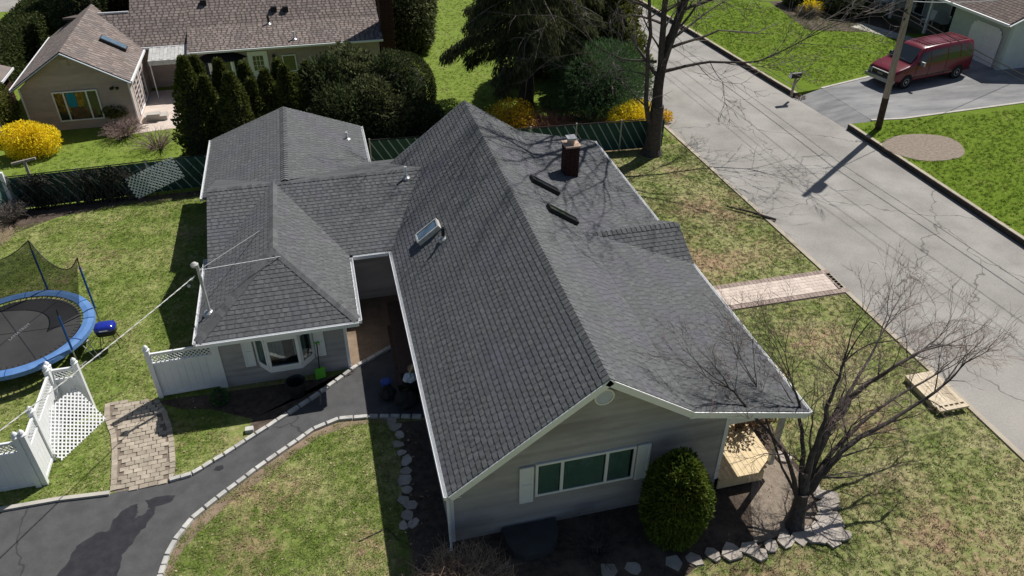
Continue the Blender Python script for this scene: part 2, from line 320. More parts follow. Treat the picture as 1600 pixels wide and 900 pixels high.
SOIL = [(-.34, 18.7), (.35, 18.8), (1.3, 19.8), (1.6, 22.6), (-.34, 22.6)]
sheet('bare_ground', SOIL, .006, M['soil'])
BED2 = [(1.6, 16.2), (.75, 16.3), (.7, 14.8), (.5, 13), (.6, 11), (1.5, 9.2), (4.5, 8.6), (7.6, 10.1), (8.7, 9.95), (9.8, 10.1), (10.9, 9.8), (11.15, 11.2), (11.1, 12.6), (11.2, 14.5), (10.4, 16), (8.6, 16), (8.6, 12), (1.6, 12)]
sheet('garden_bed', BED2, .006, M['mulch'])
sheet('garden_bed', [(8.7, 10.1), (9.8, 10.2), (10.8, 9.95), (11.0, 11.2), (10.95, 12.6), (9.8, 12.2), (9.3, 11.4)], .011, M['greymulch'])
c_ = G(1445, 230, PZ); circ = [(c_[0]+1.95*math.cos(t)*(1+.06*math.sin(3*t)), c_[1]+1.55*math.sin(t)*(1+.05*math.cos(2*t))) for t in np.linspace(0, 2*math.pi, 40, False)]
b = MB(); b.prism(circ, PZ-.02, PZ+.014, inset=.01); tag(b.build('mulch_circle', M['greymulch']), 'oval mulch bed cut in the green lawn beside the pole', kind='structure')
sheet('garden_bed', [(-13, 32.2), (-13.6, 30), (-12.4, 30.3), (-11.2, 31.2), (-9, 31.6), (-2, 31.9), (-2, 32.3)], .006, M['mulch'])
sheet('garden_bed', [(-13.2, 31.9), (-14.5, 25), (-13.3, 27.6), (-12.5, 30.2)], .009, M['soil'])
M['leafsoil'] = mat('leaf_covered_soil', (.2, .12, .08), (.33, .21, .15), 5, .95, bump=.8, bscale=20)
sheet('garden_bed', [(7, 32.1), (15.4, 31.8), (15, 33.6), (13.2, 36.5), (9.8, 36.8), (7.6, 34.6)], .008, M['leafsoil'])
sheet('patio', [(-9.4, 39.2), (-6.2, 39.6), (-5.6, 45), (-9.6, 45)], .012, M['pinkpaver'])
sheet('porch_floor', [(39.2, 40), (43, 40), (43, 60), (39.2, 60)], PZ+.03, M['joint'])
sheet('garden_bed', [(32, 46), (39, 43.6), (39, 52), (33, 53)], PZ+.008, M['mulch'])
sheet('garden_walk', [(37.9, 40), (38.9, 40), (36.6, 46.6), (35.2, 46.0)], PZ+.012, M['concrete'])

def inpoly(P, poly):
    x, y = P[:, 0], P[:, 1]; ins = np.zeros(len(P), bool); n = len(poly)
    for i in range(n):
        x0, y0 = poly[i][:2]; x1, y1 = poly[(i+1) % n][:2]
        if y0 == y1: continue
        c = ((y0 > y) != (y1 > y)) & (x < (x1-x0)*(y-y0)/(y1-y0)+x0); ins ^= c
    return ins

# ------------------------------------------------------------ stone edging, pavers, flagstones
BRK = {}
def block(name, parent, c, ang, l, w, h, m, z=0., jit=.006):
    key = (name, round(l, 2), round(w, 2), round(h, 2))
    if key not in BRK:
        q = MB(); q.prism([(-l/2, -w/2), (l/2*.97, -w/2*1.03), (l/2, w/2*.96), (-l/2*.98, w/2)], 0, h, inset=.08); me_o = q.build(name, m); BRK[key] = me_o.data
        o = me_o
    else: o = bpy.data.objects.new(name, BRK[key]); COL.objects.link(o)
    o.location = (c[0]+random.uniform(-jit, jit), c[1]+random.uniform(-jit, jit), z-random.uniform(0, jit)); o.rotation_euler = (random.uniform(-.03, .03), random.uniform(-.03, .03), ang+random.uniform(-.04, .04))
    o.parent = parent; return o
def edging(pl, label, l0=.34, w=.13, h=.075):
    e = empty('stone_edging', (0, 0, 0), label, 'edging', 'stone edgings of the driveway')
    for (x0, y0), (x1, y1) in zip(pl, pl[1:]):
        d = math.hypot(x1-x0, y1-y0); n = max(1, round(d/l0)); a = math.atan2(y1-y0, x1-x0); L = d/n
        for k in range(n): block('stone', e, (x0+(x1-x0)*(k+.5)/n, y0+(y1-y0)*(k+.5)/n), a, round(L*.95/.04)*.04, w, h, M['stone'], .01)
    return e
edging(UC[5:], 'granite block edging on the house side of the asphalt drive')
edging(LC[1:], 'granite block edging curving round the lawn in front')
e = empty('stone_edging', (0, 0, 0), 'long pale kerb strip left of the paver path', 'edging', 'stone edgings of the driveway')
for (x0, y0), (x1, y1) in zip(UC[1:5], UC[2:5]):
    q = MB(); q.bar((x0, y0, .03), (x1, y1, .03), .12, .09); o = q.build('kerb_length', M['concrete'], e)
def paver_id(): pass
a0 = .06
g = []
for i in range(-8, 14):
    for j in range(-2, 30):
        x = -6.3+i*.235+(.12 if j % 2 else 0)+random.uniform(-.01, .01); y = 15.35+j*.155
        g.append((x+.02*(y-15), y+.05*math.sin(x*2)))
ins = inpoly(np.array(g), [(p[0], p[1]) for p in PATH]); pv = [g[i] for i in np.where(ins)[0]]
pv.sort(key=lambda p: p[0]**2+p[1]**2)
LE = [(-7.36, 19.05), (-7.3, 18.5), (-7.0, 17.7), (-6.86, 17.0), (-6.76, 16.3), (-6.68, 15.56)]; RE = [(-6.02, 18.9), (-5.72, 18.3), (-5.5, 17.6), (-5.36, 16.8), (-5.28, 16.2), (-5.25, 15.6)]
def inner(p):
    xl = np.interp(p[1], [q[1] for q in LE[::-1]], [q[0] for q in LE[::-1]]); xr = np.interp(p[1], [q[1] for q in RE[::-1]], [q[0] for q in RE[::-1]]); return xl+.15 < p[0] < xr-.15
pv = [p for p in pv if inner(p)]
for E_ in (LE, RE):
    for (x0, y0), (x1, y1) in zip(E_, E_[1:]):
        d = math.hypot(x1-x0, y1-y0); n = max(1, round(d/.2))
        for k in range(n): block('border_paver', path, (x0+(x1-x0)*(k+.5)/n, y0+(y1-y0)*(k+.5)/n), math.atan2(y1-y0, x1-x0), .2, .15, .036, M['paver'], .006)
for p in pv[:300]: block('paver', path, p, a0, .228, .152, .035, M['paver'], .004)
q = MB()                                     # front walk: border and field, too small to pick apart
for k in range(45):
    x = 10.25+k*.155
    for y in (20.26, 19.04+.0): q.box(x, y-.11, .012, x+.14, y+.11, .05+random.uniform(0, .005), random.random())
for k in range(7): q.box(16.95, 19.2+k*.16, .012, 17.15, 19.34+k*.16, .05, random.random())
o = q.build('border_paver', M['edgepaver'], walk, stuff=True)
q = MB()
for j in range(6):
    x = 10.2
    while x < 16.9:
        w = random.choice((.15, .22, .3)); y = 19.17+j*.164; q.box(x, y, .012, min(x+w-.008, 16.93), y+.155, .048+random.uniform(0, .006), random.random()); x += w
q.build('paver', M['pinkpaver'], walk, stuff=True)
def flagstone(parent, c, r, seed, z=.02, h=.05):
    rr = random.Random(seed); n = rr.choice((5, 6, 6, 7)); a = rr.uniform(0, 6); asp = rr.uniform(.65, 1)
    pts = []
    for k in range(n):
        t = a+2*math.pi*(k+rr.uniform(-.25, .25))/n; q = r*rr.uniform(.8, 1.1); pts.append((q*math.cos(t), q*math.sin(t)*asp))
    m = MB(); m.prism(pts, 0, h, inset=.03); o = m.build('flagstone', M['flag'], parent); o.location = (c[0], c[1], z); o.rotation_euler = (rr.uniform(-.1, .1), rr.uniform(-.1, .1), rr.uniform(0, 6)); return o
fb = empty('flagstone_border', (0, 0, 0), 'broken grey flagstones edging the bed round the bare tree', 'stone border')
for i, p in enumerate([(1114, 868), (1142, 864), (1170, 858), (1186, 868), (1205, 856), (1226, 846), (1250, 842), (1268, 842), (1284, 844), (1300, 848), (1316, 838), (1300, 836), (1290, 826), (1303, 815), (1292, 806), (1300, 793), (1286, 792), (1297, 781), (1282, 775), (1268, 762), (1276, 828), (1262, 830), (1306, 827), (1284, 812), (1225, 715), (1262, 752)]):
    x, y, z = G(*p); flagstone(fb, (x, y), random.uniform(.2, .3), 40+i, .02+.012*(i % 3))
for i, p in enumerate([(1085, 874), (1052, 880), (990, 888), (950, 892)]):
    x, y, z = G(*p); flagstone(fb, (x, y), .24, 90+i, -.025)
fb2 = empty('flagstone_border', (0, 0, 0), 'row of dark flagstones in shade along the west house bed', 'stone border')
for i, p in enumerate([(612, 655), (618, 668), (625, 680), (622, 695), (628, 708), (636, 720), (634, 736), (632, 750), (636, 766), (630, 782), (640, 790), (636, 806), (630, 822), (646, 818), (612, 640 + 22)]):
    x, y, z = G(*p); flagstone(fb2, (x, y), random.uniform(.16, .24), 140+i, -.015)

# ------------------------------------------------------------ roofs, shingles, siding
def clipint(poly, v):                       # where a horizontal line v crosses a convex polygon
    us = []
    n = len(poly)
    for i in range(n):
        (u0, v0), (u1, v1) = poly[i], poly[(i+1) % n]
        if (v0-v)*(v1-v) <= 0 and v0 != v1: us.append(u0+(u1-u0)*(v-v0)/(v1-v0))
    return (min(us), max(us)) if us else None
class Roof:
    def __init__(s): s.low = MB(); s.tabs = []; s.slab = MB()
    def face(s, P, exposure=.15, pitch=.24, lift=.005, seed=1, tabs=True):
        rr = random.Random(seed); P = [Vector(p) for p in P]; u = (P[1]-P[0]).normalized(); n = (P[1]-P[0]).cross(P[-1]-P[0]).normalized()
        w = n.cross(u); O = P[0]; poly = [((p-O).dot(u), (p-O).dot(w)) for p in P]
        top = max(p[1] for p in poly); k = 0; at = lambda a, b, h: O+u*a+w*b+n*h
        s.slab.add([p for p in P]+[p-n*.11 for p in P], [tuple(range(len(P))), tuple(range(len(P), 2*len(P)))[::-1]]+[(i, len(P)+i, len(P)+(i+1) % len(P), (i+1) % len(P)) for i in range(len(P))])
        while k*exposure < top-.02:
            v0 = k*exposure; v1 = min(top-.001, v0+exposure); i0 = clipint(poly, v0+.001); i1 = clipint(poly, v1)
            if not i0 or not i1: k += 1; continue
            a0, a1 = i0; b0, b1 = i1; h = .013
            s.low.add([at(a0, v0, 0), at(a1, v0, 0), at(a1, v0, h), at(a0, v0, h), at(b0, v1+.01, .003), at(b1, v1+.01, .003)], [(0, 1, 2, 3), (3, 2, 5, 4)], rr.random())
            if tabs:
                x = a0+rr.uniform(-.2, 0)
                while x < a1:
                    tw = pitch*rr.uniform(.4, .9); x0 = max(x, a0); x1 = min(x+tw, a1)
                    fr0 = max(0, min(1, (x0-a0)/(a1-a0+1e-6))); fr1 = max(0, min(1, (x1-a0)/(a1-a0+1e-6)))
                    if x1-x0 > .03:
                        y0 = max(b0, min(b1, x0)); y1 = max(b0, min(b1, x1)); hh = h+lift
                        s.tabs.append(([at(x0, v0-.006, h*.6), at(x1, v0-.006, h*.6), at(x1, v0-.006, hh), at(x0, v0-.006, hh), at(y0, v1, .004), at(y1, v1, .004)],
                                       [(0, 1, 2, 3), (3, 2, 5, 4), (0, 3, 4), (1, 5, 2)], rr.random(), n))
                    x += tw+pitch*rr.uniform(.18, .36)
            k += 1
    def finish(s, parent, m, mlow, mslab, singles=0):
        rf = s.slab.build('roof', mslab, parent); s.low.build('shingle_course', mlow, rf, stuff=True)
        def size(t):
            c = (t[0][2]+t[0][4])/2; d = c-Vector((0, 0, CH)); return -abs(t[3].dot(d))/d.length**3*(t[0][2]-t[0][3]).length
        ts = sorted(s.tabs, key=size) if singles else s.tabs
        for t in ts[:singles]: MB().add(t[0], t[1], t[2]).build('shingle', m, rf)
        q = MB()
        for t in ts[singles:]: q.add(t[0], t[1], t[2])
        if q.v: q.build('shingle', m, rf, stuff=True)
        return rf
def caps(b, p, q, dl, dr, w=.15, step=.16, lift=.03):   # overlapping cap shingles along a ridge or hip; dl, dr run down either side
    p, q, dl, dr = map(Vector, (p, q, dl, dr)); d = (q-p); L = d.length; d.normalize(); n = max(1, int(L/step)); up = -(dl+dr).normalized() if (dl+dr).length > .01 else Vector((0, 0, 1))
    for k in range(n):
        a = p+d*(k*L/n)+up*.012; c = p+d*((k+1)*L/n+.015)+up*(lift+.004); a2 = a
        vs = [a+dl*w, a, a+dr*w, c+dl*w, c+up*.004, c+dr*w, c+dl*w-up*.02, c-up*.02, c+dr*w-up*.02]
        b.add(vs, [(0, 1, 4, 3), (1, 2, 5, 4), (3, 4, 7, 6), (4, 5, 8, 7)], random.random())
def siding(b, o, u, n, poly, e=.125, proud=.03):
    o, u, n = Vector(o), Vector(u).normalized(), Vector(n).normalized(); top = max(p[1] for p in poly); lo = min(p[1] for p in poly); k = 0
    while lo+k*e < top-.005:
        v0 = lo+k*e; v1 = min(top-.001, v0+e); i0 = clipint(poly, v0+.0005); i1 = clipint(poly, v1); k += 1
        if not i0 or not i1: continue
        at = lambda a, v, h: o+u*a+Vector((0, 0, v))+n*h
        b.add([at(i0[0], v0, 0), at(i0[1], v0, 0), at(i0[1], v0, proud), at(i0[0], v0, proud), at(i1[0], v1, .002), at(i1[1], v1, .002)],
              [(0, 1, 2, 3), (3, 2, 5, 4)] if u.cross(Vector((0, 0, 1))).dot(n) > 0 else [(0, 3, 2, 1), (3, 4, 5, 2)], random.random())
# --- the main house
house = empty('house', (0, 0, 0), 'large grey sided house with charcoal shingle roofs in the middle', 'house')
Y0, Y1 = 11.49, 27.5; XE, XR, XK, XP = 1.49, 5.08, 7.25, 10.36; ZE, ZR, ZK, ZP = 2.2, 4.94, 3.48, 2.75
rf = Roof()
rf.face([(XE, Y1, ZE), (XE, Y0, ZE), (XR, Y0, ZR), (XR, Y1, ZR)], seed=1)
rf.face([(XK, Y0, ZK), (XK, Y1, ZK), (XR, Y1, ZR), (XR, Y0, ZR)], seed=2, lift=.006)
rf.face([(XP, Y0, ZP), (XP, Y1, ZP), (XK, Y1, ZK), (XK, Y0, ZK)], seed=3, lift=.006)
rf.face([(-4.3, 22.02, 2.2), (1.62, 22.02, 2.2), (3.2, 25.4, 3.4), (-4.3, 25.4, 3.4)], seed=4)
rf.face([(3.2, 28.8, 2.2), (-4.3, 28.8, 2.2), (-4.3, 25.4, 3.4), (3.2, 25.4, 3.4)], seed=5, tabs=False)
rf.face([(-4.38, 22.3, 2.2), (-4.38, 18.45, 2.2), (-2.1, 21.0, 3.42), (-2.1, 25.6, 3.42)], seed=6)
rf.face([(-4.38, 18.45, 2.2), (.1, 18.45, 2.2), (-2.1, 21.0, 3.42)], seed=7)
rf.face([(.1, 18.45, 2.2), (.1, 22.3, 2.2), (-2.1, 25.6, 3.42), (-2.1, 21.0, 3.42)], seed=8, lift=.007)
rf.face([(-4.77, 32.2, 2.3), (-4.77, 27.0, 2.3), (-1.7, 25.4, 3.46), (-1.7, 32.2, 3.46)], seed=9)
rf.face([(1.36, 28.0, 2.3), (1.36, 32.2, 2.3), (-1.7, 32.2, 3.46), (-1.7, 25.4, 3.46)], seed=10, lift=.007)
rf.face([(7.3, 18.23, 2.75), (10.45, 18.23, 2.75), (10.45, 19.57, 3.42), (7.3, 19.57, 3.42)], seed=11)
rf.face([(10.45, 20.9, 2.75), (7.3, 20.9, 2.75), (7.3, 19.57, 3.42), (10.45, 19.57, 3.42)], seed=12)
roof = rf.finish(house, M['shingle'], M['shingle_low'], M['shingle_low'], 300)
cb = MB()
dW = (-.795, 0, -.606); dE = (.83, 0, -.557)
caps(cb, (XR, Y1, ZR), (XR, Y0, ZR), dW, dE, .17, lift=.02)
caps(cb, (-4.3, 25.4, 3.4), (3.05, 25.4, 3.4), (0, -.94, -.333), (0, .94, -.333), .14)
caps(cb, (-2.1, 21.0, 3.42), (-2.1, 25.4, 3.42), (-.88, 0, -.47), (.88, 0, -.47), .15)
caps(cb, (-4.36, 18.47, 2.22), (-2.1, 21.0, 3.42), (-.66, .75, -.1), (.62, -.7, -.35), .16)
caps(cb, (.08, 18.47, 2.22), (-2.1, 21.0, 3.42), (-.62, -.7, -.35), (.66, .75, -.1), .16)
caps(cb, (-1.7, 32.2, 3.46), (-1.7, 25.45, 3.46), (-.93, 0, -.35), (.93, 0, -.35), .15)
caps(cb, (10.47, 19.57, 3.42), (7.4, 19.57, 3.42), (0, -.89, -.45), (0, .89, -.45), .15)
cb.build('ridge_cap', M['cap'], roof, stuff=True)
# walls
wb = MB()
gp = [(1.6, 0), (8.5, 0), (8.5, 3.03), (7.25, 3.33), (5.08, 4.79), (1.6, 2.13)]
siding(wb, (0, 11.95, 0), (1, 0, 0), (0, -1, 0), gp)
wl = [(12, 0), (27.2, 0), (27.2, 2.1), (12, 2.1)]
siding(wb, (1.6, 0, 0), (0, 1, 0), (-1, 0, 0), wl)
siding(wb, (8.5, 0, 0), (0, 1, 0), (1, 0, 0), [(11.95, 0), (27.2, 0), (27.2, 3.0), (11.95, 3.0)])
siding(wb, (0, 27.2, 0), (-1, 0, 0), (0, 1, 0), [(-8.5, 0), (-1.6, 0), (-1.6, 2.13), (-5.08, 4.79), (-7.25, 3.33), (-8.5, 3.03)])
siding(wb, (0, 19.02, 0), (1, 0, 0), (0, -1, 0), [(-4.0, 0), (-.34, 0), (-.34, 2.25), (-4.0, 2.25)], .11)
siding(wb, (-.34, 0, 0), (0, 1, 0), (1, 0, 0), [(19.02, 0), (22.6, 0), (22.6, 2.2), (19.02, 2.2)])
siding(wb, (-4.0, 0, 0), (0, 1, 0), (-1, 0, 0), [(19.02, 0), (27.2, 0), (27.2, 2.25), (19.02, 2.25)])
siding(wb, (0, 22.6, 0), (1, 0, 0), (0, -1, 0), [(-.34, 0), (1.6, 0), (1.6, 2.2), (-.34, 2.2)])
siding(wb, (-4.5, 0, 0), (0, 1, 0), (-1, 0, 0), [(27.2, 0), (31.9, 0), (31.9, 2.25), (27.2, 2.25)])
siding(wb, (1.1, 0, 0), (0, 1, 0), (1, 0, 0), [(28.3, 0), (31.9, 0), (31.9, 2.25), (28.3, 2.25)])
siding(wb, (0, 31.9, 0), (-1, 0, 0), (0, 1, 0), [(-1.1, 0), (4.5, 0), (4.5, 2.2), (1.7, 3.3), (-1.1, 2.2)])
siding(wb, (0, 28.3, 0), (-1, 0, 0), (0, 1, 0), [(-1.6, 0), (-1.1, 0), (-1.1, 2.2), (-1.6, 2.2)])
siding(wb, (-4.02, 0, 0), (0, 1, 0), (-1, 0, 0), [(22.4, 2.2), (28.2, 2.2), (25.4, 3.28)])
wb.build('wall', M['siding'], house)
fb_ = MB()
fb_.box(1.555, 11.905, 0, 1.66, 12.0, 2.1); fb_.box(8.44, 11.905, .4, 8.545, 12.0, 3.0); fb_.box(-4.05, 18.97, 0, -3.96, 19.06, 2.2); fb_.box(-.38, 18.97, 0, -.29, 19.06, 2.2)
fb_.build('corner_trim', M['white'], house)
# gutters and rake boards
gb = MB()
def gutter(b, p, q, out, z):
    p, q, out = Vector((*p, z)), Vector((*q, z)), Vector(out); d = q-p
    b.obox(p+Vector((0, 0, -.11)), d, out*.008, (0, 0, .12)); b.obox(p+Vector((0, 0, -.11)), d, out*.095, (0, 0, .008)); b.obox(p+out*.09+Vector((0, 0, -.11)), d, out*.012, (0, 0, .12))
    b.obox(p+Vector((0, 0, -.11)), d.normalized()*.01, out*.1, (0, 0, .11)); b.obox(q+Vector((0, 0, -.11)), -d.normalized()*.01, out*.1, (0, 0, .11))
def G2(lab, *a):
    b = MB(); gutter(b, *a); return b.build('gutter', M['white'], house)
G2('', (XE-.005, Y0), (XE-.005, 22.0), (-1, 0, 0), ZE-.02); G2('', (XP+.005, Y0), (XP+.005, 18.2), (1, 0, 0), ZP-.02); G2('', (XP+.005, 20.95), (XP+.005, Y1), (1, 0, 0), ZP-.02)
G2('', (-4.385, 18.45), (-4.385, 22.9), (-1, 0, 0), 2.18); G2('', (-4.385, 18.44), (.11, 18.44), (0, -1, 0), 2.18); G2('', (.105, 18.45), (.105, 21.9), (1, 0, 0), 2.18)
G2('', (.22, 22.01), (1.35, 22.01), (0, -1, 0), 2.18); G2('', (-4.775, 27.0), (-4.775, 32.2), (-1, 0, 0), 2.28); G2('', (1.365, 28.0), (1.365, 32.2), (1, 0, 0), 2.28)
def rake(pts, y, s):
    b = MB()
    for (x0, z0), (x1, z1) in zip(pts, pts[1:]):
        d = Vector((x1-x0, 0, z1-z0)); nn = Vector((-d.z, 0, d.x)).normalized()
        if nn.z < 0: nn = -nn
        b.obox((x0, y, z0), d, (0, s*.03, 0), -nn*.17)
    for (x, z) in pts[1:-1]: b.add([(x, y+s*q, z) for q in (.001, .029)]+[(x-.1, y+s*q, z-.19) for q in (.001, .029)]+[(x+.1, y+s*q, z-.19) for q in (.001, .029)], [(0, 2, 4), (1, 5, 3), (2, 3, 5, 4)] if s > 0 else [(0, 4, 2), (1, 3, 5), (2, 4, 5, 3)])
    return b.build('rake_board', M['white'], house)
rk = [(XE, ZE-.005), (XR, ZR-.005), (XK, ZK-.005), (XP, ZP-.005)]
rake(rk, Y0-.002, -1); rake(rk, Y1+.002, 1); rake([(-4.77, 2.295), (-1.7, 3.455), (1.36, 2.295)], 32.205, 1)
b = MB(); b.box(XE+.05, Y0+.02, ZE-.14, XE+.3, Y1, ZE-.12); b.add([(8.5, 11.6, 2.98), (10.3, 11.6, 2.56), (10.3, 27.3, 2.56), (8.5, 27.3, 2.98)], [(0, 3, 2, 1)]); b.build('soffit', M['white'], house)
b = MB(); b.box(8.52, 11.9, 2.35, 10.2, 12.04, 2.58); b.box(10.06, 12.05, 2.35, 10.2, 27.0, 2.56); b.build('porch_beam', M['white'], house)
b = MB(); b.tube([(1.52, 11.86, 2.1), (1.54, 11.86, .35), (1.5, 11.6, .1)], .045, 8); b.build('downspout', M['white'], house)
for y in (12.0, 17.4, 22.5): MB().box(10.08, y, .4, 10.2, y+.12, 2.4).build('porch_post', M['dirty_white'], house)
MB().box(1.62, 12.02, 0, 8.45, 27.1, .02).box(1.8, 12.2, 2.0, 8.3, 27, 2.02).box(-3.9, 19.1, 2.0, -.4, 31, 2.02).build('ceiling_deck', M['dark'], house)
# front gable window and shutters
def window(parent, O, u, n, w, h, splits=(), fr=.07, dep=.06, m='white', back='glass', cur=None, sill=True):
    O, u, n = Vector(O), Vector(u).normalized(), Vector(n).normalized(); Z = Vector((0, 0, 1)); b = MB()
    b.obox(O, u*w, Z*fr, n*dep); b.obox(O+Z*(h-fr), u*w, Z*fr, n*dep); b.obox(O+Z*fr, u*fr, Z*(h-2*fr), n*(dep-.002)); b.obox(O+u*(w-fr)+Z*fr, u*fr, Z*(h-2*fr), n*(dep-.002))
    for s in splits: b.obox(O+u*(s-fr*.6)+Z*fr, u*fr*1.2, Z*(h-2*fr), n*(dep+.004))
    f = b.build('window', M[m], parent); xs = [fr]+[s for s in splits]+[w-fr]
    for k in range(len(xs)-1):
        p0 = xs[k]+(fr*.55 if k else 0); p1 = xs[k+1]-(fr*.55 if k < len(xs)-2 else 0)
        MB().obox(O+u*p0+Z*fr-n*.002, u*(p1-p0), Z*(h-2*fr), n*.02).build('pane', M[back], f)
    return f
cg = bpy.data.materials.new('clear_glass'); cg.use_nodes = True; nt_ = cg.node_tree; t1 = nt_.nodes.new('ShaderNodeBsdfTransparent'); g1 = nt_.nodes.new('ShaderNodeBsdfGlossy'); g1.inputs['Roughness'].default_value = .03; fr_ = nt_.nodes.new('ShaderNodeFresnel'); fr_.inputs[0].default_value = 1.6; x1 = nt_.nodes.new('ShaderNodeMixShader'); t1.inputs[0].default_value = (.75, .82, .8, 1); x1.inputs[0].default_value = .13; nt_.links.new(t1.outputs[0], x1.inputs[1]); nt_.links.new(g1.outputs[0], x1.inputs[2]); nt_.links.new(x1.outputs[0], nt_.nodes['Material Output'].inputs[0]); M['clear'] = cg
wf = window(house, (3.63, 11.93, 1.12), (1, 0, 0), (0, -1, 0), 2.5, 1.12, (.65, 1.77), .065, back='dark')
for x0, x1 in ((3.72, 4.24), (4.34, 5.33), (5.46, 6.04)):   # curtain folds just behind the glass line
    b = MB(); n = int((x1-x0)/.045)
    for k in range(n):
        b.box(x0+k*.045, 11.902-random.uniform(0, .012), 1.2, x0+k*.045+.044, 11.9105, 2.15, random.random())
    b.build('curtain', M['curtain'], wf); MB().box(x0-.04, 11.881, 1.18, x1+.04, 11.886, 2.18).build('pane', M['clear'], wf)
def shutter(x0, x1, z0, z1, y, rows=2):
    b = MB(); b.box(x0, y-.03, z0, x1, y, z1); s = .05; h = (z1-z0-s*(rows+1))/rows
    o = b.build('shutter', M['white'], house); q = MB()
    q.box(x0, y-.05, z0, x0+s, y-.031, z1); q.box(x1-s, y-.05, z0, x1, y-.031, z1)
    for k in range(rows+1): q.box(x0+s, y-.05, z0+k*(h+s), x1-s, y-.031, z0+k*(h+s)+s)
    q.build('shutter_frame', M['white'], o); return o
shutter(3.24, 3.58, .98, 2.2, 11.915); shutter(6.17, 6.51, 1.04, 2.24, 11.915)
b = MB(); n = 24
vs = []
for r, y in ((.24, 11.925), (.24, 11.87), (.2, 11.87), (.2, 11.9)): vs += [(5.17+r*math.cos(2*math.pi*k/n), y, 4.04+r*math.sin(2*math.pi*k/n)) for k in range(n)]
b.add(vs, [(i*n+k, (i+1)*n+k, (i+1)*n+(k+1) % n, i*n+(k+1) % n) for i in range(3) for k in range(n)]+[tuple(3*n+k for k in range(n))[::-1]])
gv = b.build('gable_vent', M['white'], house); b = MB()
for k in range(8):
    z = 4.04-.17+k*.045; r = math.sqrt(max(0, .19**2-(z-4.04)**2)); b.obox((5.17-r, 11.898, z), (2*r, 0, 0), (0, -.02, -.022), (0, 0, .006))
b.build('louvre', M['white'], gv)
# bay window of the front block
BX = [(-2.95, 19.0), (-2.62, 18.6), (-1.7, 18.6), (-1.32, 19.0)]
bayo = MB().prism(BX, .62, .78).build('bay_window', M['white'], house); MB().prism([(x, y-.04 if y < 18.9 else y) for x, y in BX], 1.86, 2.0).build('bay_head', M['white'], bayo)
for (x0, y0), (x1, y1) in zip(BX, BX[1:]):
    d = Vector((x1-x0, y1-y0, 0)); nn = Vector((d.y, -d.x, 0)).normalized(); Z = Vector((0, 0, 1)); L = d.length; u = d.normalized(); O = Vector((x0, y0, .78))
    b = MB(); fr = .075
    b.obox(O, u*L, Z*fr, nn*.03); b.obox(O+Z*(1.08-fr), u*L, Z*fr, nn*.03); b.obox(O, u*fr, Z*1.08, nn*.032); b.obox(O+u*(L-fr), u*fr, Z*1.08, nn*.032)
    b.build('bay_frame', M['white'], bayo); MB().obox(O+u*fr+Z*fr-nn*.09, u*(L-2*fr), Z*(1.08-2*fr), nn*.012).build('backing', M['dark'], bayo); MB().obox(O+u*fr+Z*fr, u*(L-2*fr), Z*(1.08-2*fr), nn*.006).build('pane', M['clear'], bayo)
    q = MB()
    for k in range(int((L-2*fr)/.05)):
        if k*.05 < .42*L or L > .8 and k*.05 > .72*L: q.obox(O+u*(fr+k*.05)+Z*(.35 if L > .8 else .1)-nn*(.07-.02*(k % 2)), u*.045, Z*(1.0-(.35 if L > .8 else .1)), nn*.012)
    q.build('curtain', M['sheer' if L > .8 else 'curtain'], bayo)
shutter(-3.32, -3.02, .7, 1.78, 18.985); shutter(-1.27, -.97, .7, 1.78, 18.985)
# chimney, skylights, vents
ch = MB(); r_ = random.Random(3)
for k in range(18):
    z = 2.85+k*.085; off = .02 if k % 2 else 0
    for (ax, ay, bx, by) in ((7.97, 23.75, 8.45, 23.75), (8.45, 23.75, 8.45, 24.25), (8.45, 24.25, 7.97, 24.25), (7.97, 24.25, 7.97, 23.75)):
        d = Vector((bx-ax, by-ay, 0)); n3 = Vector((d.y, -d.x, 0)).normalized()
        for j in range(3): ch.obox(Vector((ax, ay, z))+d*(j/3+off)-n3*.06, d*(1/3-.03), n3*(.07+r_.uniform(0, .008)), (0, 0, .072), r_.random())
ch.box(8.01, 23.79, 2.8, 8.41, 24.21, 4.36)
cho = ch.build('chimney', M['brick'], roof)
MB().box(7.94, 23.7, 4.37, 8.5, 24.3, 4.43).build('chimney_cap', M['mortar_cap'], roof)
MB().lathe((8.21, 24.02, 4.43), [(.14, 0), (.13, .2), (.12, .2), (.11, .05)], 14).build('chimney_pot', M['mortar_cap'], roof)
MB().box(8.04, 23.85, 4.64, 8.38, 24.2, 4.67).box(8.06, 23.87, 4.58, 8.36, 24.18, 4.64).build('chimney_cowl', M['galv'], roof)
def skylight(c, u, w, n, lu, lw, h=.12, frame='galv'):
    c, u, w, n = map(Vector, (c, u, w, n)); u.normalize(); w.normalize(); n.normalize(); o = c-u*lu/2-w*lw/2; b = MB(); t = .05
    b.obox(o, u*lu, w*t, n*h); b.obox(o+w*(lw-t), u*lu, w*t, n*h); b.obox(o+w*t, u*t, w*(lw-2*t), n*(h-.001)); b.obox(o+u*(lu-t)+w*t, u*t, w*(lw-2*t), n*(h-.001))
    f = b.build('skylight', M[frame], roof); MB().obox(o+u*t+w*t, u*(lu-2*t), w*(lw-2*t), n*(h-.02)).build('skylight_glass', M['skyglass' if frame != 'black' else 'glass'], f); return f
nW = Vector((-.606, 0, .795)); nE = Vector((.557, 0, .83)); wW = Vector((.795, 0, .606)); wE = Vector((-.83, 0, .557))
skylight(Vector((2.7, 21.25, 2.2+.763*1.21))+nW*.02, wW, (0, 1, 0), nW, .88, .52, .16, 'dirty_white')
skylight(Vector((6.68, 22.1, 4.94-.673*1.6))+nE*.02, wE, (0, 1, 0), nE, 1.15, .34, .13, 'black')
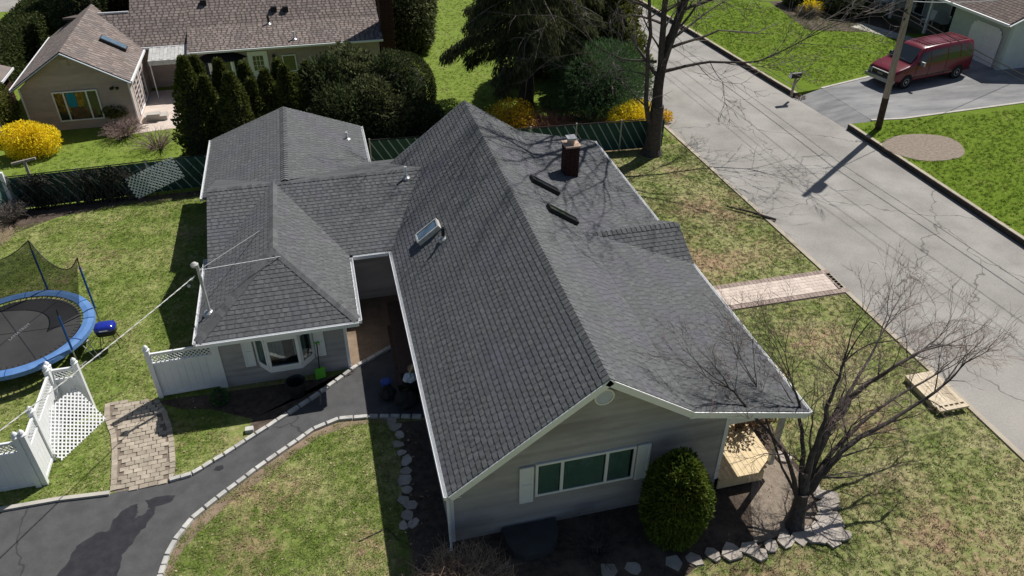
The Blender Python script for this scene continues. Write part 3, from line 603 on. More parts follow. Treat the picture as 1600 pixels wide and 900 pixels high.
skylight(Vector((6.68, 20.1, 4.94-.673*1.6))+nE*.02, wE, (0, 1, 0), nE, 1.15, .34, .13, 'black')
def vent(p, h=.42, r=.045, dark=False, parent=roof):
    x, y, z = p; a = MB().lathe((x, y, z-.1), [(.16, 0), (.15, .1), (.07, .16), (.06, .2)], 10).build('vent_flashing', M['galv'], parent)
    return MB().lathe((x, y, z), [(r, 0), (r, h), (r*.7, h), (r*.7, h-.06)], 10).build('vent_pipe', M['black' if dark else 'white'], parent)
vent((3.0, 20.45, 3.38), .38, .055, True); vent((2.45, 25.0, 3.28), .42); vent((.7, 30.4, 2.56), .3)
# service mast with guy wires on the front block roof
mp_ = Vector((-4.05, 19.6, 2.38)); ms = empty('service_mast', mp_, 'white service mast with weatherhead on the hipped front roof corner', 'service mast')
top = mp_+Vector((0, 0, 1.62))
o1 = MB().tube([mp_-Vector((0, 0, .3)), top], .045, 10).build('mast_pipe', M['dirty_white']); o2 = MB().lathe(top-Vector((.06, 0, .02)), [(.03, -.02), (.1, .02), (.11, .08), (.06, .13), (.02, .15)], 12).build('weatherhead', M['dirty_white'])
o3 = MB().lathe(mp_-Vector((0, 0, .05)), [(.2, 0), (.16, .07), (.07, .12)], 12).build('mast_flashing', M['galv'])
o4 = MB().tube([top-Vector((0, 0, .15)), (-2.55, 22.6, 3.18)], .012, 5).build('guy_wire', M['galv']); o5 = MB().tube([top-Vector((0, 0, .15)), (-1.9, 20.7, 3.3)], .012, 5).build('guy_wire', M['galv'])
o6 = MB().lathe(top-Vector((.2, .15, .35)), [(.03, 0), (.05, .04), (.03, .08)], 8).lathe(top-Vector((.3, .25, .5)), [(.03, 0), (.05, .04), (.03, .08)], 8).build('insulator', M['dirty_white'])
adopt(ms, o1, o2, o3, o4, o5, o6)
def cat(a, b, sag, n=24):
    a, b = Vector(a), Vector(b); return [a.lerp(b, t)-Vector((0, 0, sag*4*t*(1-t))) for t in np.linspace(0, 1, n)]
cable = MB(); A0 = top-Vector((.1, .1, .25)); B0 = Vector((-8.3, 13.2, 4.0)); B0 = A0+(B0-A0)*1.3; base = cat(A0, B0, .12, 60)
for ph in (0, 2.1, 4.2): cable.tube([p+Vector((.013*math.cos(i*1.3+ph), .013*math.sin(i*1.3+ph), .013*math.sin(i*1.3+ph+1))) for i, p in enumerate(base)], .008, 4)
tag(cable.build('service_cable', M['dirty_white']), 'twisted service cable from the roof mast down across the white fence', 'cable')
# stoop, cellar slab
st = empty('stoop', (1.3, 18, 0), 'low brown painted stoop against the west wall of the house', 'stoop')
o1 = MB().box(1.0, 17.6, 0, 1.58, 20.6, .22).build('lower_step', M['step']); o2 = MB().box(1.12, 17.9, .22, 1.58, 21.6, .42).build('upper_step', M['step']); adopt(st, o1, o2)
b = MB(); pts = xy([(783, 832), (868, 815), (873, 835), (872, 850), (862, 865), (842, 874), (820, 878), (803, 873), (792, 858)]); b.prism(pts, .02, .2, inset=.03)
tag(b.build('window_well_cover', mat('dark_plastic_cover', (.05, .055, .06), (.07, .075, .08), 2, .35)), 'dark curved window well cover against the front gable wall', 'well cover')
# deck
dk = empty('porch_deck', (9.3, 12, 0), 'new yellow lumber porch deck under the east eave', 'deck')
DP = [(8.55, 11.85), (9.85, 11.85), (10.2, 12.15), (10.25, 24), (8.55, 24)]
for k in range(12):
    x0 = 8.56+k*.142; x1 = x0+.132; ys = 11.8 if x1 < 9.9 else 11.8+(x1-9.85)*.95
    o = MB().box(x0, ys, .41, x1, 24, .45).build('deck_board', M['deck']); adopt(dk, o)
o = MB().box(8.55, 11.83, .08, 9.85, 11.87, .4).box(10.2, 12.3, .08, 10.24, 24, .4).build('deck_skirt', M['deck']); adopt(dk, o)

# ------------------------------------------------------------ white vinyl fences
def lattice(b, O, u, w, lu, lw, s=.1, t=.028, n=None, th=.012):   # diagonal crossed laths filling a rectangle
    O, u, w = Vector(O), Vector(u).normalized(), Vector(w).normalized(); n = u.cross(w).normalized()
    for sg in (1, -1):
        c = -lw if sg == 1 else 0
        c = -lw; 
        while c < lu:
            pts = []
            for k in (0, 1):
                pass
            x0, y0 = (c, 0); x1, y1 = (c+lw, lw)
            if x0 < 0: y0 = -x0; x0 = 0
            if x1 > lu: y1 = lw-(x1-lu); x1 = lu
            if x1-x0 > .02:
                a = (x0, y0); e = (x1, y1)
                if sg == -1: a = (x0, lw-y0); e = (x1, lw-y1)
                p = O+u*a[0]+w*a[1]+n*(th*.6*sg); q = O+u*e[0]+w*e[1]+n*(th*.6*sg); b.bar(p, q, t, th, up=n)
            c += s*1.414
def vinyl(posts, label, H=1.62, lat=.34):
    P0 = posts[0]; root = empty('vinyl_fence', (P0[0], P0[1], 0), label, 'fence', 'white vinyl fence runs beside the path')
    for x, y in posts:
        o = MB().box(x-.065, y-.065, 0, x+.065, y+.065, H+.12).build('post', M['white']); adopt(root, o)
        o2 = MB().lathe((x, y, H+.12), [(.085, 0), (.1, .03), (.06, .07), (.075, .11), (.05, .16), (.01, .2)], 10).build('post_cap', M['white']); o2.parent = o
    for (x0, y0), (x1, y1) in zip(posts, posts[1:]):
        d = Vector((x1-x0, y1-y0, 0)); L = d.length; u = d.normalized(); a = Vector((x0, y0, 0))+u*.065; L -= .13; nn = Vector((u.y, -u.x, 0))
        for z_, t_h in ((.06, .09), (H-lat-.08, .07), (H-.07, .07)): o = MB().obox(a-nn*.03+Vector((0, 0, z_)), u*L, nn*.06, (0, 0, t_h)).build('rail', M['white']); adopt(root, o)
        n = max(1, round(L/.2))
        for k in range(n):
            o = MB().obox(a+u*(k*L/n+.003)-nn*.015+Vector((0, 0, .15)), u*(L/n-.006), nn*.03, (0, 0, H-lat-.23)).build('board', M['white']); adopt(root, o)
        b = MB(); lattice(b, a+Vector((0, 0, H-lat-.01)), u, (0, 0, 1), L, lat-.06, .085, .026); o = b.build('lattice', M['white']); adopt(root, o)
    return root
vinyl([(-5.86, 19.0), (-4.12, 19.05)], 'short white vinyl panel fence joined to the front block wall', 1.66)
vinyl([(-8.4, 18.9), (-7.72, 18.9)], 'short white vinyl fence end beside the trampoline behind the leaning lattice', 1.66)
vinyl([(-8.4, 18.74), (-8.42, 17.1), (-8.42, 16.24)], 'sunlit white vinyl fence run going toward the camera', 1.66)
vinyl([(-8.56, 16.2), (-11.0, 16.2)], 'white vinyl fence run at the left edge in front of the driveway', 1.66)
b = MB(); lo0 = Vector(G(100, 716, .02)); lo1 = Vector(G(165, 655, .02)); u = (lo1-lo0); Lw = u.length; u.normalize(); tr_ = Vector((-7.95, 18.72, 1.05)); w = tr_-lo1; w = (w-u*w.dot(u)); Wl = w.length; w.normalize()
lattice(b, lo0-u*.1, u, w, Lw+.12, Wl, .1, .04)
tag(b.build('lattice_sheet', M['white']), 'white lattice sheet leaning on the vinyl fence by the path', 'lattice')
b = MB(); p0 = Vector((-8.2, 31.95, .06)); u = Vector((2.05, .05, .8)); Lw = u.length; u.normalize(); w = Vector((-.42, .12, .62)); w = (w-u*w.dot(u)).normalized(); lattice(b, p0, u, w, Lw, .95, .12, .042)
tag(b.build('lattice_sheet', M['white']), 'bluish white lattice sheet leaning on the dark green fence', 'lattice')

# ------------------------------------------------------------ green privacy fences
def greenfence(pts, label, m1, H=1.5, sp=.4):
    root = empty('slat_fence', (*pts[0], 0), label, 'fence', 'green slatted fences round the back yard')
    for i, ((x0, y0), (x1, y1)) in enumerate(zip(pts, pts[1:])):
        d = Vector((x1-x0, y1-y0, 0)); L = d.length; u = d.normalized(); nn = Vector((u.y, -u.x, 0)); n = max(1, round(L/2.4))
        for k in range(n):
            a = Vector((x0, y0, 0))+u*(k*L/n); o = MB().tube([a, a+Vector((0, 0, H+.06))], .04, 8).build('post', M['galv']); adopt(root, o)
            o = MB().obox(a+u*.04+Vector((0, 0, .05)), u*(L/n-.08), nn*.02, (0, 0, H-.1)).build('panel', M[m1]); adopt(root, o)
        o = MB().tube([Vector((x0, y0, H)), Vector((x1, y1, H))], .025, 6).build('top_rail', M['black']); adopt(root, o)
        k = -2
        while k*sp < L:
            s0 = k*sp; z0, z1 = H-.04, .06; s1 = s0+.8
            if s1 > .05 and s0 < L-.05:
                t0 = max(0, -s0/.8); t1 = min(1, (L-s0)/.8); p = Vector((x0, y0, 0))+u*(s0+.8*t0)+nn*.024+Vector((0, 0, z0+(z1-z0)*t0)); q = Vector((x0, y0, 0))+u*(s0+.8*t1)+nn*.024+Vector((0, 0, z0+(z1-z0)*t1))
                o = MB().bar(p, q, .045, .012, up=nn).build('slat', M['slatgap']); adopt(root, o)
            k += 1
    return root
greenfence([(-12.85, 32.25), (-5, 32.6), (1.6, 32.45)], 'long dark green slatted fence behind the left back yard', 'slat')
greenfence([(1.7, 32.45), (9, 32.1), (15.5, 31.75)], 'dark green slatted fence behind the main roof reaching the big tree', 'slat')
greenfence([(-14.8, 28.6), (-13.0, 32.2)], 'lighter teal slatted fence at the left edge in sunlight', 'slatlight')
o = MB().box(-13.02, 32.1, 0, -12.88, 32.24, 1.75).build('fence_post', M['white']); tag(o, 'white square post at the corner of the green fences', 'post')

# ------------------------------------------------------------ foliage helpers
def leaf_quads(P, D, L, Wd, seed=0, flat=0.):
    r = np.random.default_rng(seed); n = len(P); D = D/np.linalg.norm(D, axis=1)[:, None]; A = r.normal(size=(n, 3)); S_ = np.cross(D, A); S_ /= np.linalg.norm(S_, axis=1)[:, None]+1e-9
    l = L*r.uniform(.6, 1.3, (n, 1)); w = Wd*r.uniform(.6, 1.3, (n, 1)); M_ = P+D*l*.5
    V = np.stack([P, M_+S_*w*.5, P+D*l, M_-S_*w*.5], 1).reshape(-1, 3); Q = np.arange(4*n).reshape(n, 4); return V, Q
def crown_obj(name, P, D, L, Wd, m, parent=None, seed=0, vals=None):
    V, Q = leaf_quads(P, D, L, Wd, seed); r = np.random.default_rng(seed+5)
    return np_mesh(name, V, Q, r.uniform(0, 1, len(P)) if vals is None else vals, m, parent)
def clumpy(P, C, rad, amp):
    return P
def blob_points(n, c, rx, ry, rz, seed, lump=.22, nl=26, shell=.55, zmin=None, power=1.):
    """points in the outer shell of a lumpy solid; lumps of leaves stand proud of hollows"""
    r = np.random.default_rng(seed); d = r.normal(size=(n, 3)); d /= np.linalg.norm(d, axis=1)[:, None]
    L = r.normal(size=(nl, 3)); L /= np.linalg.norm(L, axis=1)[:, None]; dot = d@L.T; f = np.max(dot, 1); f = (f-.75)/.25
    rad = 1+lump*f-lump*.4; t = 1-(1-shell)*r.random(n)**1.6; t = t*rad
    P = d*t[:, None]*np.array([rx, ry, rz])+np.array(c); k = np.ones(n, bool)
    if zmin is not None: k = P[:, 2] > zmin
    return P[k], (d+.5*r.normal(size=(n, 3)))[k]
def cone_points(n, x, y, z0, h, rb, seed, prof=None, lump=.18, nl=40):
    r = np.random.default_rng(seed); t = r.random(n)**.75*.0+1-np.sqrt(r.random(n)) if prof is None else r.random(n)
    a = r.uniform(0, 2*math.pi, n); R0 = rb*(prof(t) if prof else (1-t)**.8); la = r.uniform(0, 2*math.pi, nl); lt = r.random(nl)
    da = np.abs((a[:, None]-la+math.pi) % (2*math.pi)-math.pi)*(R0[:, None]+.1); dt = np.abs(t[:, None]-lt)*h; q = np.exp(-(da**2+dt**2)/(.22*rb+.1)**2).max(1)
    R = R0*(1-lump+2*lump*q)*(1-.45*r.random(n)**2); P = np.stack([x+R*np.cos(a), y+R*np.sin(a), z0+t*h], 1)
    D = np.stack([np.cos(a), np.sin(a), np.full(n, .9)], 1)+.45*r.normal(size=(n, 3)); return P, D
def plant(name, loc, label, cat, group=None): return empty(name, loc, label, cat, group)
def trunk_mesh(root, x, y, h, r, m='bark', nm='trunk'):
    o = MB().tube([(x, y, -.05), (x+.02, y, h*.35), (x-.02, y+.02, h*.7), (x, y, h)], [r*1.3, r, r*.7, r*.3], 8).build(nm, M[m]); adopt(root, o); return o
def coneplant(name, x, y, h, rb, label, cat, m, seed, n=5000, L=.17, Wd=.08, group=None, prof=None, z0=.05):
    root = plant(name, (x, y, 0), label, cat, group); trunk_mesh(root, x, y, h*.9, rb*.12)
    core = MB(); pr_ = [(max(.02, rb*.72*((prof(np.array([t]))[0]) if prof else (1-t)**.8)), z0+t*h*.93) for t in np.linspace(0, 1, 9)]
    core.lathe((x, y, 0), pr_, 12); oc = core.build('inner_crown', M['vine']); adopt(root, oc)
    P, D = cone_points(n, x, y, z0, h, rb, seed, prof); o = crown_obj('crown', P, D, L, Wd, M[m], None, seed); adopt(root, o); return root
arbprof = lambda t: np.clip(np.minimum(1, (.55+1.6*t))*(1-np.clip((t-.25)/.78, 0, 1)**1.5)+.03, .02, 1)
arbs = [((284, 92), 34.3, .95, 'tallest arborvitae at the left end of the dark row behind the fence'), ((302, 90), 36.3, .8, 'arborvitae behind the second gap beside the white patio awning'),
        ((318, 122), 34.3, .75, 'shorter arborvitae second from the left in the front of the row'), ((340, 95), 36.2, .75, 'narrow arborvitae standing before the left end of the far bay window'),
        ((357, 116), 33.9, .95, 'broad dark arborvitae in the middle of the front row'), ((380, 100), 35.8, .8, 'arborvitae before the right side of the far bay window'),
        ((392, 125), 34.6, .75, 'arborvitae with sunlit right flank left of the white door'), ((413, 112), 35.0, .85, 'arborvitae standing right before the white half glass door'),
        ((433, 96), 35.6, .8, 'pointed arborvitae just right of the white door'), ((443, 104), 34.6, .75, 'yellowish arborvitae before the small square window'),
        ((458, 118), 34.8, .7, 'small low arborvitae beside the green bin'), ((478, 100), 35.6, .7, 'last arborvitae at the right end of the row')]
def hgt(px, py, Y):
    v = ray(px, py); t = Y/v[1]; return v[0]*t, CH+v[2]*t
for i, ((px, py), Y, rb, lab) in enumerate(arbs):
    x, h = hgt(px, py, Y); coneplant('arborvitae', x, Y, h, rb, lab, 'tree', 'arb', 200+i, 7000, .15, .09, 'arborvitae row behind the fence', arbprof)
def bushplant(name, x, y, rx, ry, rz, zc, label, cat, m, seed, n=6000, L=.15, Wd=.09, group=None, lump=.22, shell=.6, nl=26, core=True, z0=None):
    root = plant(name, (x, y, 0), label, cat, group)
    o = MB().tube([(x, y, -.05), (x, y, zc)], [.09, .05], 7).tube([(x, y, .1), (x+rx*.4, y, zc)], [.05, .03], 6).tube([(x, y, .1), (x-rx*.4, y+ry*.2, zc)], [.05, .03], 6).build('stem', M['bark']); adopt(root, o)
    if core:
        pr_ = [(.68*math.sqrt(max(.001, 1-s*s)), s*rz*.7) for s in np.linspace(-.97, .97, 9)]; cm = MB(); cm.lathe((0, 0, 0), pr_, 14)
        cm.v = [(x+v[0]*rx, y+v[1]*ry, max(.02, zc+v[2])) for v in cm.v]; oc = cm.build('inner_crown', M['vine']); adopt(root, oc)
    P, D = blob_points(n, (x, y, zc), rx, ry, rz, seed, lump, nl, shell, .03 if z0 is None else z0); o = crown_obj('crown', P, D, L, Wd, M[m], None, seed); adopt(root, o); return root
# the dark mass of evergreens behind the back wing
for i, (px, py, Y, rx, h, m, nm, lab) in enumerate([
        (505, 100, 35.4, 1.3, 0, 'darkgreen', 'evergreen_shrub', 'dark evergreen shrub joining the arborvitae row on its right'), (545, 78, 36.4, 1.7, 0, 'rhodo', 'rhododendron', 'tall rhododendron with pale sunlit leaf tips before the far house'),
        (600, 92, 36.0, 1.7, 0, 'darkgreen', 'evergreen_shrub', 'large dark rounded evergreen left of the brick chimney'), (585, 130, 34.6, 1.5, 0, 'rhodo', 'rhododendron', 'lower leafy rhododendron in front of the dark evergreens'),
        (648, 165, 35.0, 1.25, 0, 'darkgreen', 'evergreen_shrub', 'dark low evergreen nearest the grass gap by the ridge'), (520, 145, 34.2, 1.4, 0, 'darkgreen', 'evergreen_shrub', 'black green evergreen right behind the back wing ridge')]):
    x, hh = hgt(px, py, Y); bushplant(nm, x, Y, rx, 1.15, hh*.52, hh*.5, lab, 'shrub', m, 300+i, 9000, .2, .1, 'evergreens behind the back wing', .3)
x, h = hgt(634, 84, 38.2); bushplant('clipped_hedge', x, 38.4, 1.35, 2.3, 1.6, 1.5, 'rounded clipped hedge below the brick chimney', 'hedge', 'hedge', 320, 15000, .12, .06, lump=.04, nl=12, shell=.85)
bushplant('rhododendron', 5.5, 49.5, 1.9, 2.4, 2.3, 2.0, 'big dark rhododendron with pale flecks right of the brick chimney', 'shrub', 'rhodo', 321, 14000, .26, .12, 'evergreens behind the back wing', .25)
# clipped hedge top left
hb = empty('hedge', (-17, 50, 0), 'long clipped hedge with flat sunlit top at the upper left', 'hedge')
def box_leaves(n, x0, x1, y0, y1, z1, seed, xs=None):
    r = np.random.default_rng(seed); f = r.random(n); P = np.stack([r.uniform(x0, x1, n), r.uniform(y0, y1, n), z1*r.random(n)**.6], 1); D = r.normal(size=(n, 3))
    a = f < .45; P[a, 2] = z1+r.normal(0, .05, a.sum()); D[a] += (0, 0, 1.4); e = (f >= .45) & (f < .8); P[e, 0] = x1+r.normal(0, .07, e.sum()); D[e] += (1.4, 0, .4); s = f >= .8; P[s, 1] = y0+r.normal(0, .07, s.sum()); D[s] += (0, -1.4, .4)
    return P, D
P, D = box_leaves(38000, -1.9, 0, 0, 26, 1.9, 9); yy = P[:, 1].copy(); P[:, 0] += -16.7+yy*.03; P[:, 1] += 44.5
o = crown_obj('foliage', P, D, .17, .1, M['hedge'], None, 9); adopt(hb, o)
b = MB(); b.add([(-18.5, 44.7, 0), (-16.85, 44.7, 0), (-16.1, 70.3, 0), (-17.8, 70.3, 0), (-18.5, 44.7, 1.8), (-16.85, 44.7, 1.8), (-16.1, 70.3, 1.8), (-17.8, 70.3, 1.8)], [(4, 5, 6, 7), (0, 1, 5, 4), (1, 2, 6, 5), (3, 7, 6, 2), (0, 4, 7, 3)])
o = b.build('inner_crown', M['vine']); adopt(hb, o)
sheet('road', [(-60, 63.5), (-19.3, 63.5), (-17, 90), (-60, 90)], .016, M['road'])
for i, (x, y, r1, lab) in enumerate([(-13.6, 53.0, 1.5, 'dark evergreen tree left of the three in shade behind the far house'), (-11.4, 55.0, 1.6, 'dark evergreen tree in the middle of the shade behind the far house'), (-14.6, 57.5, 1.5, 'dark evergreen tree beside the upper left hedge')]):
    bushplant('evergreen_tree', x, y, r1, r1, 2.6, 2.5, lab, 'tree', 'darkgreen', 330+i, 7000, .22, .12, 'dark trees at the upper left', .3)
bushplant('shrub', G(5, 215)[0]-.2, G(5, 215)[1], 1.2, 1.2, 1.55, 1.45, 'loose grey green shrub at the left edge beside the white trellis', 'shrub', 'yew', 340, 9000, .16, .05, lump=.25)
# forsythias
def forsythia(x, y, rx, ry, rz, label, seed, m='forsythia', n=7000):
    root = plant('forsythia', (x, y, 0), label, 'shrub', 'forsythia bushes in bloom'); r = random.Random(seed); b = MB()
    for k in range(60):
        a = r.uniform(0, 6.28); t = r.uniform(.2, 1); e = Vector((x+rx*t*math.cos(a), y+ry*t*math.sin(a), rz*2*(1-.35*t*t)*r.uniform(.8, 1))); c = Vector((x+rx*t*.3*math.cos(a), y+ry*t*.3*math.sin(a), rz*1.3)); b.tube([(x, y, 0), c, e], [.015, .01, .005], 4, False)
    o = b.build('stem', M['twig']); adopt(root, o)
    P, D = blob_points(n, (x, y, rz), rx*1.05, ry*1.05, rz*1.05, seed, .4, 44, .12, .1); o = crown_obj('blossom', P, D, .1, .07, M[m], None, seed); adopt(root, o); return root
x, y, _ = G(48, 250); forsythia(x, y+.6, 1.1, .75, .72, 'round bright yellow forsythia behind the left end of the fence', 400, n=9000)
x, h = hgt(785, 158, 35.3); forsythia(x+.25, 34.6, 1.05, .8, .85, 'orange yellow forsythia behind the main roof ridge', 401, 'forsythia2', 5000)
x, h = hgt(975, 155, 34.0); forsythia(x+.3, 33.3, 1.1, .7, .8, 'bright yellow forsythia between the pine and the tall bare tree', 402)
x, y, _ = G(1290, 18, PZ); forsythia(x-1.2, y, .8, .6, .5, 'small yellow forsythia across the road by the dark hedge', 403, n=2500)
x, y, _ = G(1033, 193); forsythia(x+.1, y+.3, .5, .4, .25, 'tiny yellow forsythia right of the tall bare tree trunk', 404, 'forsythia2', 1200)
# spruce with drooping boughs
def spruce(x, y, H, label, seed):
    root = plant('spruce_tree', (x, y, 0), label, 'tree'); r = np.random.default_rng(seed); trunk_mesh(root, x, y, H, .34, 'bark'); b = MB(); PP = []; DD = []; z = 2.9; a = 0
    while z < H-.5:
        L = 5.2*(1-(z/H)**1.3)+.3
        for k in range(5 if z > 4 else 4):
            a += 2*math.pi/5+r.uniform(-.3, .3); l = L*r.uniform(.65, 1.1); p0 = np.array([x, y, z+r.uniform(-.2, .2)]); d = np.array([math.cos(a), math.sin(a), 0]); pts = [p0+d*l*t+np.array([0, 0, .18*l*t-.42*l*t*t]) for t in np.linspace(0, 1, 6)]
            b.tube(pts, [.06, .05, .04, .03, .02, .01], 5, False)
            n = int(l*88); t = r.uniform(.18, 1, n)**.8; base = p0+d*l*t[:, None]+np.stack([0*t, 0*t, .18*l*t-.42*l*t*t], 1); side = np.array([-d[1], d[0], 0]); wd = (1-t)*.9+.35
            base = base+side*(r.uniform(-1, 1, n)*wd)[:, None]; base[:, 2] -= .1+.12*np.abs(r.normal(size=n)); PP.append(base); DD.append(np.stack([.3*d[0]+.2*r.normal(size=n), .3*d[1]+.2*r.normal(size=n), np.full(n, -1.)], 1))
        z += .52
    o = b.build('branch', M['barkgrey']); adopt(root, o); P = np.concatenate(PP); D = np.concatenate(DD); P = np.repeat(P, 3, 0)+r.normal(0, .07, (len(P)*3, 3)); D = np.repeat(D, 3, 0)+.25*r.normal(size=(len(P), 3))
    o = crown_obj('crown', P, D, .36, .05, M['spruce'], None, seed); adopt(root, o); return root
spruce(10.4, 38.2, 13.5, 'tall dark spruce with drooping boughs behind the fence', 41)
x, h = hgt(925, 88, 36.2)
def pinetree(x, y, rx, rz, zc, label, seed, n=9000):
    root = bushplant('pine_tree', x, y, rx, rx*.85, rz, zc, label, 'tree', 'pine', seed, n, .28, .03, None, .5, .4, 30); return root
pinetree(13.4, 35.7, 2.35, 1.65, 1.95, 'soft blue green young pine behind the forsythia', 42, 22000)
coneplant('false_cypress', 17.0-1.3, 40.6, 6.6, 2.3, 'tall yellow green evergreen beside the road behind the pine', 'tree', 'yew', 43, 16000, .22, .12, prof=lambda t: np.clip((1-t**1.8)*.98+.03, .02, 1))
coneplant('false_cypress', 13.2, 43.2, 8.0, 2.3, 'dark yellow green evergreen behind the spruce boughs', 'tree', 'yew', 44, 14000, .22, .12, prof=lambda t: np.clip((1-t**1.8)*.98+.03, .02, 1))
# big round shrub at the front gable corner
bushplant('round_shrub', 6.9, 10.95, .69, .68, 1.28, 1.12, 'rounded bright green arborvitae globe at the front gable corner', 'shrub', 'boxwood', 50, 26000, .11, .05, lump=.34, nl=44, shell=.55)

# ------------------------------------------------------------ bare trees and twiggy bushes
def bare_tree(name, x, y, label, seed, stems, depth, m='bark', split=(2, 3), spread=.55, ratio=.72, lift=.1, twig=True, parent_twig='twig', nseg=4, minr=.004, grav=0., limbs=(), subL=1.5, subn=3):
    """stems: list of (direction, length, radius, start height)"""
    r = random.Random(seed); root = plant(name, (x, y, 0), label, 'tree'); tr, br, tw = MB(), MB(), MB()
    def rndp(d):
        a = Vector((r.gauss(0, 1), r.gauss(0, 1), r.gauss(0, 1))); a -= d*a.dot(d); return a.normalized()
    def grow(p, d, L, rad, lev):
        pts = [p.copy()]; q = p.copy(); dd = d.copy(); rs = [rad]; end = rad*(.55 if lev < depth else .3)
        for i in range(nseg):
            dd = (dd+rndp(dd)*.13+Vector((0, 0, lift*.5-grav*lev*.1))).normalized(); q = q+dd*L/nseg; pts.append(q.copy()); rs.append(rad+(end-rad)*(i+1)/nseg)
        tgt = tr if lev == 0 else (br if lev < depth-1 else tw); tgt.tube(pts, rs, 9 if lev == 0 else (6 if lev < 3 else (4 if lev < depth-1 else 3)), lev < 2, r.random())
        if lev >= depth: return
        k = r.randint(*split)
        for j in range(k):
            sp = spread*r.uniform(.6, 1.25); nd = (dd*math.cos(sp)+rndp(dd)*math.sin(sp)+Vector((0, 0, lift))).normalized(); grow(pts[-1], nd, L*ratio*r.uniform(.75, 1.2), max(minr, end*r.uniform(.7, .98)), lev+1)
        for j in range(r.randint(1, 2) if lev < depth-1 else 1):   # side shoots
            i = r.randint(1, nseg-1); sp = r.uniform(.6, 1.1); nd = (dd*math.cos(sp)+rndp(dd)*math.sin(sp)).normalized(); grow(pts[i], nd, L*ratio*r.uniform(.5, .9), max(minr, rs[i]*.45), min(depth, lev+2 if lev+2 <= depth else depth))
    for d, L, rad, h0 in stems: grow(Vector((x, y, h0)) if not isinstance(h0, tuple) else Vector(h0), Vector(d).normalized(), L, rad, 0)
    def smooth(P):
        P = [Vector(p) for p in P]; out = []
        for i in range(len(P)-1):
            a, b_, c, d = P[max(i-1, 0)], P[i], P[i+1], P[min(i+2, len(P)-1)]
            for k in range(4):
                t = k/4; out.append(.5*((2*b_)+(c-a)*t+(2*a-5*b_+4*c-d)*t*t+(3*b_-a-3*c+d)*t*t*t)+Vector((r.gauss(0, .02), r.gauss(0, .02), r.gauss(0, .02))))
        return out+[P[-1]]
    for P, r0, r1 in limbs:
        sp = smooth(P); n_ = len(sp); rs = [r0+(r1-r0)*(i/(n_-1))**.6 for i in range(n_)]; tr.tube(sp, rs, 9, True, r.random()); d_ = (sp[-1]-sp[-2]).normalized()
        for k in range(3): sa = spread*r.uniform(.3, 1); nd = (d_*math.cos(sa)+rndp(d_)*math.sin(sa)).normalized(); grow(sp[-1], nd, subL, r1*.9, 2)
        for i in range(3, n_-1):
            for k in range(subn if r.random() < .8 else 0):
                dl = (sp[i+1]-sp[i]).normalized(); sa = r.uniform(.5, 1.05); nd = (dl*math.cos(sa)+rndp(dl)*math.sin(sa)+Vector((0, 0, lift))).normalized(); grow(sp[i], nd, subL*r.uniform(.5, 1.1), max(minr, rs[i]*r.uniform(.25, .5)), 2+(r.random() < .5))
    for nm, mm, q in (('trunk', m, tr), ('branch', m, br), ('twig', parent_twig, tw)):
        if q.v: adopt(root, q.build(nm, M[mm]))
    return root
# tall tree beside the fence
tt = bare_tree('bare_tree', 14.75, 31.2, 'tall bare forked tree with thick dark trunk beside the road', 12, [], 5, m='bark', split=(2, 3), spread=.55, ratio=.74, lift=.0, parent_twig='barkgrey', minr=.011, subL=2.1, subn=1,
    limbs=[([(14.74, 31.2, 2.2), (14.73, 31.2, 4.3), (15.41, 31.25, 7.0), (15.8, 31.3, 9.0), (15.6, 31.1, 11.5), (15.3, 30.9, 14)], .28, .09), ([(14.73, 31.2, 4.0), (14.6, 31.2, 5.2), (14.5, 31.2, 7.1), (14.3, 30.8, 9.8), (14.3, 30.5, 12.0), (14.0, 30.2, 14)], .19, .07),
           ([(14.5, 31.2, 1.5), (14.2, 31.2, 2.4), (14.03, 31.2, 4.4), (13.8, 31.2, 7.1), (13.2, 31.0, 10)], .15, .06), ([(14.9, 31.2, 4.0), (17.05, 31.2, 4.25), (19.4, 31.2, 4.1), (21.6, 31.1, 5.0)], .09, .025),
           ([(14.4, 31.2, 4.5), (12.7, 31.1, 4.75), (11.3, 31.0, 5.6)], .07, .02), ([(15.3, 31.2, 6.6), (17.5, 30.9, 7.4), (20, 30.4, 8.8)], .09, .03), ([(15.0, 31.3, 5.2), (16.8, 32, 6.1), (18.8, 33, 6.6)], .07, .02),
           ([(13.85, 31.2, 6.8), (12, 30.8, 7.6), (10.2, 30.2, 8.8)], .07, .03), ([(14.5, 31.1, 7.5), (14.3, 29, 8.6), (13.8, 27, 9.8)], .09, .03), ([(15.7, 31.2, 8.6), (16.6, 29.6, 9.8), (17.5, 28.2, 11)], .08, .03), ([(14.1, 31, 9.6), (12.6, 30.2, 10.8), (11.2, 29.4, 12)], .09, .03), ([(14.3, 30.5, 11), (13.3, 29, 12), (12.6, 27.6, 13)], .09, .03), ([(15.6, 31.1, 10.5), (16.6, 30, 12), (17.4, 28.8, 13.2)], .09, .03), ([(15.4, 31, 11.5), (14.9, 29.2, 12.8), (14.2, 27.8, 13.6)], .09, .03), ([(13.5, 31.1, 8.5), (12.2, 32, 9.8), (10.9, 32.4, 11)], .07, .03)])
o = MB().tube([(14.7, 31.2, -.1), (14.72, 31.2, .3), (14.72, 31.2, 1.2), (14.74, 31.2, 2.4)], [.56, .40, .345, .29], 14).build('trunk', M['bark']); adopt(tt, o)
